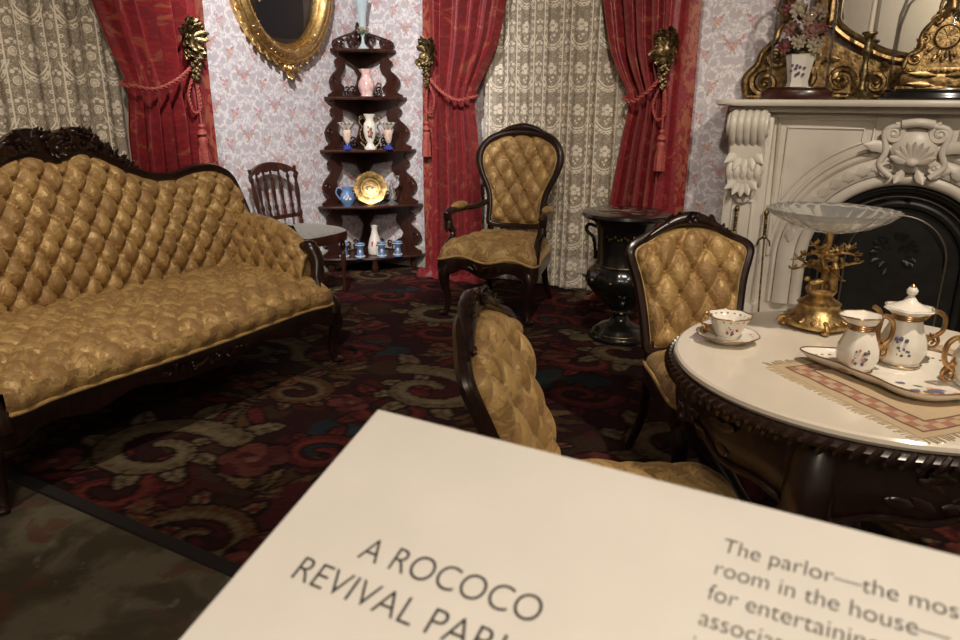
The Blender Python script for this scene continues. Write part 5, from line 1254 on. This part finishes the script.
# ------------------------------------------------------------------ marble-topped table
TX, TY, TZ, TR = .028, 1.85, .722, .447
def table():
    e = thing('marble_table', 'round white marble-topped table with dark carved gadrooned edge', 'table', (TX, TY, 0))
    mb = MB(); mb.lathe([(TR-.03, TZ-.022), (TR-.006, TZ-.020), (TR, TZ-.012), (TR-.002, TZ-.004), (TR-.008, TZ), (0, TZ)], 96); mb.build('marble_top', M['table_marble'], e, 30)
    mb = MB(); mb.lathe([(.36, TZ-.05), (TR-.02, TZ-.048), (TR+.012, TZ-.040), (TR+.016, TZ-.030), (TR+.004, TZ-.0215), (TR-.02, TZ-.0215)], 96); mb.build('edge_band', M['mahogany'], e, 40)
    # gadroon reeds: one twisted bead each
    n = 104; pm = MB(); pm.tube(spline([(-.003, -.010, -.017), (.004, -.003, 0), (-.003, .010, .017)], 3), [.005, .0088, .005], 6)
    first = None
    for k in range(n):
        a = 2*PI*k/n
        if first is None: first = pm.build('gadroon', M['mahogany'], e); o = first
        else: o = first.copy(); COL.objects.link(o)
        o.parent = e; o.location = ((TR+.010)*math.cos(a), (TR+.010)*math.sin(a), TZ-.036); o.rotation_euler = (0, 0, a)
    # shaped apron
    lo = lambda a: TZ-.175-.03*math.cos(4*a+.6)-.012*math.cos(12*a+1.8)
    mb = MB(); N = 160; lev = (0, .25, .5, .8, 1); rad = (.425, .418, .430, .420, .412)
    mb.add([(rad[j]*math.cos(2*PI*i/N), rad[j]*math.sin(2*PI*i/N), (TZ-.045)+(lo(2*PI*i/N)-(TZ-.045))*lev[j]) for i in range(N) for j in range(5)]+[(.395*math.cos(2*PI*i/N), .395*math.sin(2*PI*i/N), lo(2*PI*i/N)) for i in range(N)]+[(.395*math.cos(2*PI*i/N), .395*math.sin(2*PI*i/N), TZ-.045) for i in range(N)],
           [(i*5+j, ((i+1) % N)*5+j, ((i+1) % N)*5+j+1, i*5+j+1) for i in range(N) for j in range(4)]+[(i*5+4, ((i+1) % N)*5+4, 5*N+(i+1) % N, 5*N+i) for i in range(N)]+[(5*N+i, 5*N+(i+1) % N, 6*N+(i+1) % N, 6*N+i) for i in range(N)]); mb.build('apron', M['mahogany'], e, 50)
    mb = MB(); mb.tube([(.418*math.cos(2*PI*i/N), .418*math.sin(2*PI*i/N), lo(2*PI*i/N)) for i in range(N)], .007, 7, True); mb.build('apron_bead', M['mahogany'], e)
    rnd = random.Random(14)
    for q in range(4):
        a0 = math.radians(215)+PI/2*q; mb = MB()
        for k in range(26):
            a = a0+rnd.uniform(-.42, .42); z = TZ-.10+rnd.uniform(-.045, .035); c, s = math.cos(a), math.sin(a); t = rnd.choice((-1, 1))
            mb.leaf((.426*c, .426*s, z), (-s*t-.06*c, c*t-.06*s, rnd.uniform(-.6, .6)), (c, s, 0), rnd.uniform(.035, .055), .028, .02, 3, .2)
        mb.build('apron_carving', M['mahogany'], e, 50, kind='stuff')
    for q in range(4):
        a = math.radians(170)+PI/2*q; c, s = math.cos(a), math.sin(a)
        mb = MB(); mb.tube(spline([(.38*c, .38*s, TZ-.06), (.415*c, .415*s, TZ-.16), (.40*c, .40*s, .44), (.30*c, .30*s, .30), (.23*c, .23*s, .20), (.25*c, .25*s, .10), (.33*c, .33*s, .045), (.375*c, .375*s, .022)], 6), [.045, .052, .040, .032, .030, .030, .028, .022], 12)
        for t in (-1, 1): mb.leaf((.42*c, .42*s, TZ-.15), (-s*t*.5, c*t*.5, -1), (c, s, .2), .13, .05, .1)
        mb.leaf((.43*c, .43*s, TZ-.13), (0, 0, -1), (c, s, .1), .16, .06, .05); mb.build('leg', M['mahogany'], e, 50)
    mb = MB(); mb.lathe([(.02, .12), (.05, .14), (.07, .18), (.05, .22), (.03, .25), (.045, .29), (.02, .33), (0, .37)], 18)
    for q in range(4):
        a = math.radians(170)+PI/2*q; mb.tube(spline([(.04*math.cos(a), .04*math.sin(a), .18), (.13*math.cos(a), .13*math.sin(a), .23), (.24*math.cos(a), .24*math.sin(a), .20)], 5), .022, 8)
    mb.build('stretcher', M['mahogany'], e)
table()

# ------------------------------------------------------------------ things on the table
def loop_handle(mb, x, z0, z1, out, r=.0045):
    mb.tube(spline([(x, 0, z1), (x+out*.6, 0, z1+.018), (x+out, 0, z1-.005), (x+out*.8, 0, (z0+z1)/2), (x+out*.35, 0, (z0+z1)/2-.012), (x-.002, 0, z0)], 6), r, 8)
    mb.scroll((x+out*.75, 0, (z0+z1)/2-.012), .014, 1.2, PI/2, .0035)
e = thing('saucer', 'small gilt-edged floral saucer under the lone teacup', 'saucer', (-.297, 1.843, TZ))
mb = MB(); mb.lathe([(.040, 0), (.042, .004), (.060, .012), (.077, .020), (.075, .022), (.055, .014), (.0, .007)], 40, wob=lambda a, z: 1+(.02*math.cos(8*a) if z > .01 else 0)); mb.build('dish', M['china'], e, 60)
mb = MB(); mb.tube([(.0765*(1+.02*math.cos(8*a))*math.cos(a), .0765*(1+.02*math.cos(8*a))*math.sin(a), .0212) for a in np.linspace(0, 2*PI, 64, False)], .0015, 5, True); mb.build('gilt_rim', M['china_gold'], e)
rnd = random.Random(4)
for mt in ('pink_paint', 'violet_paint', 'green_paint'):
    mb = MB()
    for k in range(10): a = rnd.choice((.4, 1.7, 2.9, 4.2, 5.4))+rnd.uniform(-.2, .2); mb.ell((.062*math.cos(a), .062*math.sin(a), .0165), (.004, .004, .0012), 6, m=4)
    mb.build('painted_flower', M[mt], e, kind='stuff')
CF = math.radians(-72)
e = thing('teacup', 'white gilt-rimmed teacup with red flower on its saucer', 'cup', (-.297, 1.843, TZ+.0078), math.radians(25))
mb = MB(); mb.lathe([(.026, 0), (.028, .004), (.026, .008), (.032, .014), (.038, .030), (.044, .046), (.055, .062), (.053, .062), (.041, .046), (.034, .03), (.028, .014), (0, .010)], 40, wob=lambda a, z: 1+(.03*math.cos(8*a) if z > .02 else 0)); mb.build('bowl', M['china'], e, 60)
mb = MB(); mb.tube([(.0545*(1+.03*math.cos(8*a))*math.cos(a), .0545*(1+.03*math.cos(8*a))*math.sin(a), .0622) for a in np.linspace(0, 2*PI, 64, False)], .0018, 5, True); mb.build('gilt_rim', M['china_gold'], e)
mb = MB(); loop_handle(mb, .040, .018, .05, .028, .0035); o = mb.build('handle', M['china_gold'], e); o.rotation_euler = (0, 0, PI)
flowers_on(e, .0395, .032, math.radians(-90), ('red_paint', 'violet_paint'), .6)
mb = MB()
for k in range(18):
    a = 2*PI*k/18; mb.ell((.0485*math.cos(a), .0485*math.sin(a), .0545), (.004, .004, .002), 5, m=4)
mb.build('painted_border', M['china_gold'], e, kind='stuff')
# gilt figural compote
def compote():
    e = thing('compote', 'cut-glass bowl on a gilt figural tree stand on the table', 'compote', (-.110, 2.095, TZ), math.radians(20))
    mb = MB()
    def sq(r, k=.22): return lambda a, z: 1
    lev = [(.078, .010), (.082, .016), (.080, .026), (.066, .036), (.056, .052), (.052, .062), (.056, .070), (.040, .080), (.030, .088), (.036, .098), (.040, .105), (.038, .112), (0, .114)]
    mb.lathe(lev, 32, wob=lambda a, z: 1+(.10*abs(math.cos(2*a))**6 if z < .04 else 0)); mb.build('pedestal', M['ormolu'], e, 50)
    mb = MB()
    for q in range(4):
        a = PI/2*q; mb.scroll((.085*math.cos(a), .085*math.sin(a), .016), .014, 1.2, 0, .006, ax=(math.cos(a), math.sin(a), 0), ay=(0, 0, 1)); mb.ell((.086*math.cos(a), .086*math.sin(a), .008), (.012, .012, .008), 8)
    for k in range(16): a = 2*PI*k/16; mb.leaf((.068*math.cos(a), .068*math.sin(a), .036), (math.cos(a), math.sin(a), -.5), (math.cos(a), math.sin(a), 1), .024, .016, .2)
    mb.build('feet', M['ormolu'], e, 50)
    # tree with branches
    rnd = random.Random(21); mb = MB(); mb.tube(spline([(.0, .01, .10), (.008, .012, .15), (-.004, .008, .19), (.003, 0, .23), (0, 0, .262)], 5), [.010, .008, .008, .008, .012], 8)
    tips = []
    for k in range(11):
        a = 2*PI*k/11+rnd.uniform(-.2, .2); z0 = rnd.uniform(.15, .215); L = rnd.uniform(.05, .085); p = [(0, .008, z0), (L*.5*math.cos(a), .008+L*.5*math.sin(a), z0+.012), (L*math.cos(a), .008+L*math.sin(a), z0+rnd.uniform(-.01, .03))]
        mb.tube(spline(p, 4), [.005, .004, .0025], 6); tips += [Vector(p[2]), Vector(p[1])]
    mb.build('trunk', M['ormolu'], e, 60)
    mb = MB()
    for t in tips:
        for _ in range(6): a = rnd.uniform(0, 2*PI); mb.leaf(t, (math.cos(a), math.sin(a), rnd.uniform(-.3, .8)), (math.cos(a)*.3, math.sin(a)*.3, 1), rnd.uniform(.016, .026), .013, .3, 2)
    mb.build('oak_leaves', M['ormolu'], e, 60)
    mb = MB(); mb.tube(spline([(.022, -.022, .112), (.020, -.020, .14), (.022, -.022, .165), (.018, -.016, .185)], 5), [.013, .013, .011, .006], 9); mb.ell((.018, -.018, .194), .010, 8); mb.tube(spline([(.022, -.022, .172), (.036, -.03, .178), (.03, -.028, .20)], 4), .004, 6); mb.tube(spline([(.018, -.02, .172), (.004, -.03, .165), (-.006, -.03, .175)], 4), .004, 6); mb.build('figure', M['ormolu'], e, 60)
    mb = MB(); mb.tube(spline([(-.035, -.015, .125), (-.018, -.018, .13), (-.004, -.02, .132)], 5), [.009, .010, .008], 8); mb.ell((-.044, -.018, .138), (.009, .006, .007), 8)
    for dx, dy in ((-.034, -.01), (-.034, -.022), (-.006, -.013), (-.006, -.026)): mb.tube([(dx, dy, .128), (dx, dy, .110)], .0035, 6)
    mb.tube([(0, -.02, .134), (.008, -.018, .142)], .0025, 5); mb.build('deer', M['ormolu'], e, 60)
    wob = lambda a, z: 1+(.028*math.cos(24*a)+.02*math.cos(6*a))*(1 if z > .285 else .3)
    mb = MB(); mb.lathe([(.012, .258), (.05, .264), (.11, .280), (.155, .302), (.176, .318), (.178, .321), (.172, .322), (.150, .307), (.105, .285), (.05, .270), (0, .267)], 120, wob=wob); o = mb.build('glass_bowl', M['crystal'], e, 50); o.scale = (.90, .90, 1)
compote()
# fringed cloth, tray, tea set
e = thing('table_mat', 'fringed tan cloth mat with red border under the tray', 'mat', (.145, 1.755, TZ), math.radians(48))
mb = MB(); mb.grid(lambda u, v: ((u-.5)*.50, (v-.5)*.40, .0012+.0008*math.sin(u*31)*math.sin(v*27)), 40, 32); mb.grid(lambda u, v: ((u-.5)*.50, (v-.5)*.40, .0002), 2, 2); mb.build('cloth', M['mat_cloth'], e, 80)
mb = MB(); rnd = random.Random(1)
for k in range(260):
    t = k/260*4; i = int(t); f = t-i
    x, y, dx, dy = ((f-.5)*.5, -.2, 0, -1) if i == 0 else ((.25, (f-.5)*.4, 1, 0) if i == 1 else ((f-.5)*.5, .2, 0, 1) if i == 2 else (-.25, (f-.5)*.4, -1, 0))
    mb.tube([(x, y, .0014), (x+dx*.022+rnd.uniform(-.004, .004), y+dy*.022+rnd.uniform(-.004, .004), .0012)], .0011, 4)
mb.build('fringe', M['fringe'], e, kind='stuff')
TRX, TRY = .130, 1.765; TRZ = TZ+.0025
def tray():
    e = thing('tea_tray', 'white lobed porcelain tray with painted flowers under the tea set', 'tray', (TRX, TRY, TRZ), math.radians(-4))
    def ol(a): return .205*(1+.17*math.cos(4*a)+.05*math.cos(8*a)), .135*(1+.14*math.cos(4*a)+.05*math.cos(8*a))
    mb = MB(); N = 120; lev = [(.0, .006), (.72, .006), (.80, .008), (.93, .020), (1.0, .027), (1.005, .024), (.94, .012), (.82, .0), (0, .0)]
    mb.add([(ol(2*PI*i/N)[0]*s*math.cos(2*PI*i/N), ol(2*PI*i/N)[1]*s*math.sin(2*PI*i/N), z) for i in range(N) for s, z in lev], [(i*9+j, i*9+j+1, ((i+1) % N)*9+j+1, ((i+1) % N)*9+j) for i in range(N) for j in range(8)]); mb.build('dish', M['china'], e, 60)
    mb = MB(); mb.tube([(ol(2*PI*i/N)[0]*math.cos(2*PI*i/N), ol(2*PI*i/N)[1]*math.sin(2*PI*i/N), .0268) for i in range(N)], .0018, 5, True); mb.build('gilt_rim', M['china_gold'], e)
    rnd = random.Random(33)
    for mt, c in (('violet_paint', 12), ('green_paint', 12), ('pink_paint', 4)):
        mb = MB()
        for k in range(c): mb.ell((.02+rnd.uniform(-.06, .06), -.075+rnd.uniform(-.03, .022), .0063), (rnd.uniform(.005, .013), rnd.uniform(.004, .009), .0008), 7, m=4)
        mb.build('painted_flower', M[mt], e, kind='stuff')
    mb = MB()
    for q in range(4):
        for k in range(9):
            a = PI/2*q+(k-4)*.08; mb.ell((ol(a)[0]*.88*math.cos(a), ol(a)[1]*.88*math.sin(a), .0145), (.005, .004, .0015), 6, m=4)
    mb.build('painted_border', M['china_gold'], e, kind='stuff')
tray()
TT = TRZ+.0065
def fancy_handle(mb, x, zt, zb, out):
    mb.tube(spline([(x, 0, zt), (x+out*.45, 0, zt+.020), (x+out, 0, zt+.004), (x+out*1.0, 0, zt-.030), (x+out*.55, 0, zt-.048), (x+out*.2, 0, zt-.050), (x+out*.3, 0, zb+.020), (x+.004, 0, zb)], 6), .0058, 8)
    mb.scroll((x+out*.55, 0, zt-.062), .020, 1.4, PI/2, .0045, sgn=-1); mb.leaf((x+out*.5, 0, zt-.045), (.6, 0, -1), (1, 0, .3), .03, .016, .3); mb.leaf((x+out*.4, 0, zb+.03), (.3, 0, -1), (1, 0, .3), .03, .016, .3)
ww = lambda a, z: 1+.035*math.cos(8*a)
# creamer
e = thing('creamer', 'white gilt creamer with open ruffled lip on the tray', 'creamer', (.0, 1.742, TT), math.radians(30)); e.scale = (.93, .93, 1)
mb = MB(); mb.lathe([(.034, 0), (.037, .004), (.034, .010), (.040, .018), (.047, .035), (.045, .058), (.034, .085), (.029, .100)], 40, wob=ww); mb.build('body', M['china'], e, 60)
mb = MB(); mb.lathe([(.0288, .099), (.031, .112), (.042, .130), (.039, .131), (.028, .112), (.0, .09)], 40, wob=lambda a, z: 1+(.32*max(0, math.cos(a-PI))**3+.06*math.cos(6*a) if z > .12 else .03*math.cos(8*a))); mb.build('lip', M['china'], e, 60)
mb = MB()
for z, r_ in ((.100, .0295), (.105, .0300), (.110, .0315), (.006, .0368)): mb.tube([(r_*math.cos(a), r_*math.sin(a), z) for a in np.linspace(0, 2*PI, 40, False)], .0022, 6, True)
mb.tube([(.042*(1+.32*max(0, math.cos(a-PI))**3+.06*math.cos(6*a))*math.cos(a), .042*(1+.32*max(0, math.cos(a-PI))**3+.06*math.cos(6*a))*math.sin(a), .1305) for a in np.linspace(0, 2*PI, 60, False)], .0018, 5, True); mb.build('gilding', M['china_gold'], e, kind='stuff')
mb = MB(); fancy_handle(mb, .034, .108, .045, .040); mb.build('handle', M['china_gold'], e)
flowers_on(e, .046, .045, math.radians(-108), ('violet_paint', 'green_paint', 'pink_paint'), .8)
# teapot
e = thing('teapot', 'tall white gilt teapot with knobbed lid and blue flowers', 'teapot', (.088, 1.842, TT), math.radians(28)); e.scale = (.92, .92, .90)
mb = MB(); mb.lathe([(.044, 0), (.047, .005), (.042, .012), (.046, .022), (.054, .042), (.051, .070), (.038, .105), (.033, .125)], 40, wob=ww); mb.build('body', M['china'], e, 60)
mb = MB(); mb.lathe([(.032, .124), (.035, .135), (.056, .150), (.054, .153), (.03, .15)], 40, wob=lambda a, z: 1+(.08*math.cos(6*a) if z > .14 else 0)); mb.build('collar', M['china'], e, 60)
mb = MB(); mb.lathe([(.050, .151), (.034, .157), (.017, .167), (.009, .178), (.006, .184)], 32); ld = mb.build('lid', M['china'], e, 60)
mb = MB(); mb.lathe([(.005, .182), (.012, .188), (.013, .196), (.008, .203), (.004, .206)], 16); kb = mb.build('knob', M['china'], ld, 60)
mb = MB(); mb.lathe([(.0075, .2035), (.005, .208), (0, .212)], 12); mb.build('knob_tip', M['china_gold'], e, 60)
mb = MB()
for z, r_ in ((.124, .0345), (.129, .0350), (.134, .0365), (.007, .0468)): mb.tube([(r_*math.cos(a), r_*math.sin(a), z) for a in np.linspace(0, 2*PI, 40, False)], .0022, 6, True)
mb.tube([(.052*(1+.08*math.cos(6*a))*math.cos(a), .052*(1+.08*math.cos(6*a))*math.sin(a), .1515) for a in np.linspace(0, 2*PI, 60, False)], .002, 5, True); mb.build('gilding', M['china_gold'], e, kind='stuff')
mb = MB(); fancy_handle(mb, .042, .122, .055, .050); mb.build('handle', M['china_gold'], e)
mb = MB(); mb.tube(spline([(-.046, 0, .040), (-.062, 0, .050), (-.068, 0, .085), (-.064, 0, .118), (-.072, 0, .142), (-.086, 0, .152)], 6), [.011, .010, .0078, .0065, .006, .0065], 10); mb.scroll((-.072, 0, .062), .018, 1.3, PI/2, .004); mb.build('spout', M['china_gold'], e)
flowers_on(e, .0515, .060, math.radians(-118), ('violet_paint', 'green_paint'), 1.1)
# sugar bowl
e = thing('sugar_bowl', 'white gilt lidded sugar bowl with pink rose at picture edge', 'sugar bowl', (.232, 1.768, TT), math.radians(28))
mb = MB(); mb.lathe([(.036, 0), (.040, .004), (.036, .010), (.046, .020), (.054, .038), (.052, .062), (.042, .082), (.036, .09)], 40, wob=ww); mb.build('body', M['china'], e, 60)
mb = MB(); mb.lathe([(.035, .089), (.040, .096), (.048, .102), (.04, .108), (.02, .118), (.008, .121), (.012, .130), (.006, .138), (0, .141)], 32); mb.build('lid', M['china'], e, 60)
mb = MB(); mb.tube([(.0365*math.cos(a), .0365*math.sin(a), .091) for a in np.linspace(0, 2*PI, 40, False)], .0024, 6, True); mb.build('gilt_band', M['china_gold'], e)
mb = MB(); fancy_handle(mb, .042, .088, .035, .036); mb.build('handle', M['china_gold'], e)
mb = MB(); fancy_handle(mb, .042, .088, .035, .036); o = mb.build('handle', M['china_gold'], e); o.rotation_euler = (0, 0, PI)
flowers_on(e, .053, .048, math.radians(-125), ('pink_paint', 'green_paint'), .9)

# ------------------------------------------------------------------ reading-rail sign
def sign():
    C0 = Vector((-.285, .369, 1.097)); t = math.radians(20); e1 = Vector((1, 0, 0)); e2 = Vector((0, math.cos(t), math.sin(t))); nz = e1.cross(e2)
    Wd, Ht = .80, .42
    mid = C0+e1*(Wd/2)-e2*(Ht/2)
    e = thing('text_sign', 'tilted cream text panel on a stand in the foreground', 'sign', (mid.x, mid.y, 0))
    rot = R(t, 'X'); L = T(0, 0, mid.z) @ rot          # local panel frame: x right, y up-slope, z normal
    mb = MB(); mb.box((0, 0, -.004), (Wd, Ht, .008), L, b=.0015); mb.build('panel', M['sign'], e, 30)
    mb = MB(); mb.box((0, 0, -.014), (Wd-.06, Ht-.06, .012), L, b=.002); mb.build('backing', M['steel'], e, 30)
    mb = MB(); mb.box((0, 0, mid.z/2-.012), (.06, .04, mid.z-.045), b=.004); mb.build('post', M['steel'], e, 30)
    mb = MB(); mb.box((0, 0, .006), (.40, .30, .012), b=.003); mb.build('foot_plate', M['steel'], e, 30)
    def mesh_of(s):
        cu = bpy.data.curves.new('t', 'FONT'); cu.body = s; cu.size = 1; cu.offset = -.010; o = bpy.data.objects.new('t', cu); COL.objects.link(o); bpy.context.view_layer.update()
        me = bpy.data.meshes.new_from_object(o.evaluated_get(bpy.context.evaluated_depsgraph_get())); bpy.data.objects.remove(o); return me
    def ext(me): return [v.co.x for v in me.vertices], [v.co.y for v in me.vertices]
    cap = max(ext(mesh_of('H'))[1])
    def text(s, px, py, caph, probe, width):
        """s set with its left end at px, baseline py below the top edge; probe is the stretch that is `width` long"""
        xs = ext(mesh_of(probe))[0]; kx = width/(max(xs)-min(xs)); me = mesh_of(s); x0 = min(ext(me)[0])
        me.transform(L @ T(px-Wd/2, Ht/2-py, .0004) @ SC(kx, caph/cap, 1) @ T(-x0, 0, 0)); me.materials.clear(); me.materials.append(M['ink']); me.name = 'lettering'
        q = bpy.data.objects.new('lettering', me); COL.objects.link(q); q.parent = e; q['label'] = 'black lettering'
    for a in SIGN_TEXT: text(*a)
SIGN_TEXT = [('A ROCOCO', .0603, .1085, .0145, 'A ROCOCO', .1085), ('REVIVAL PARLOR', .0327, .133, .0145, 'REVIVAL PARLOR', .164),
             ('The parlor\u2014the most', .240, .0365, .0086, 'The parlor\u2014the mos', .101), ('room in the house\u2014', .2395, .0510, .0086, 'room in the house', .0865),
             ('for entertaining', .2393, .0655, .0086, 'room in the house', .0865), ('associated', .239, .0800, .0086, 'room in the house', .0865), ('in', .2388, .0945, .0086, 'room in the house', .0865)]
sign()
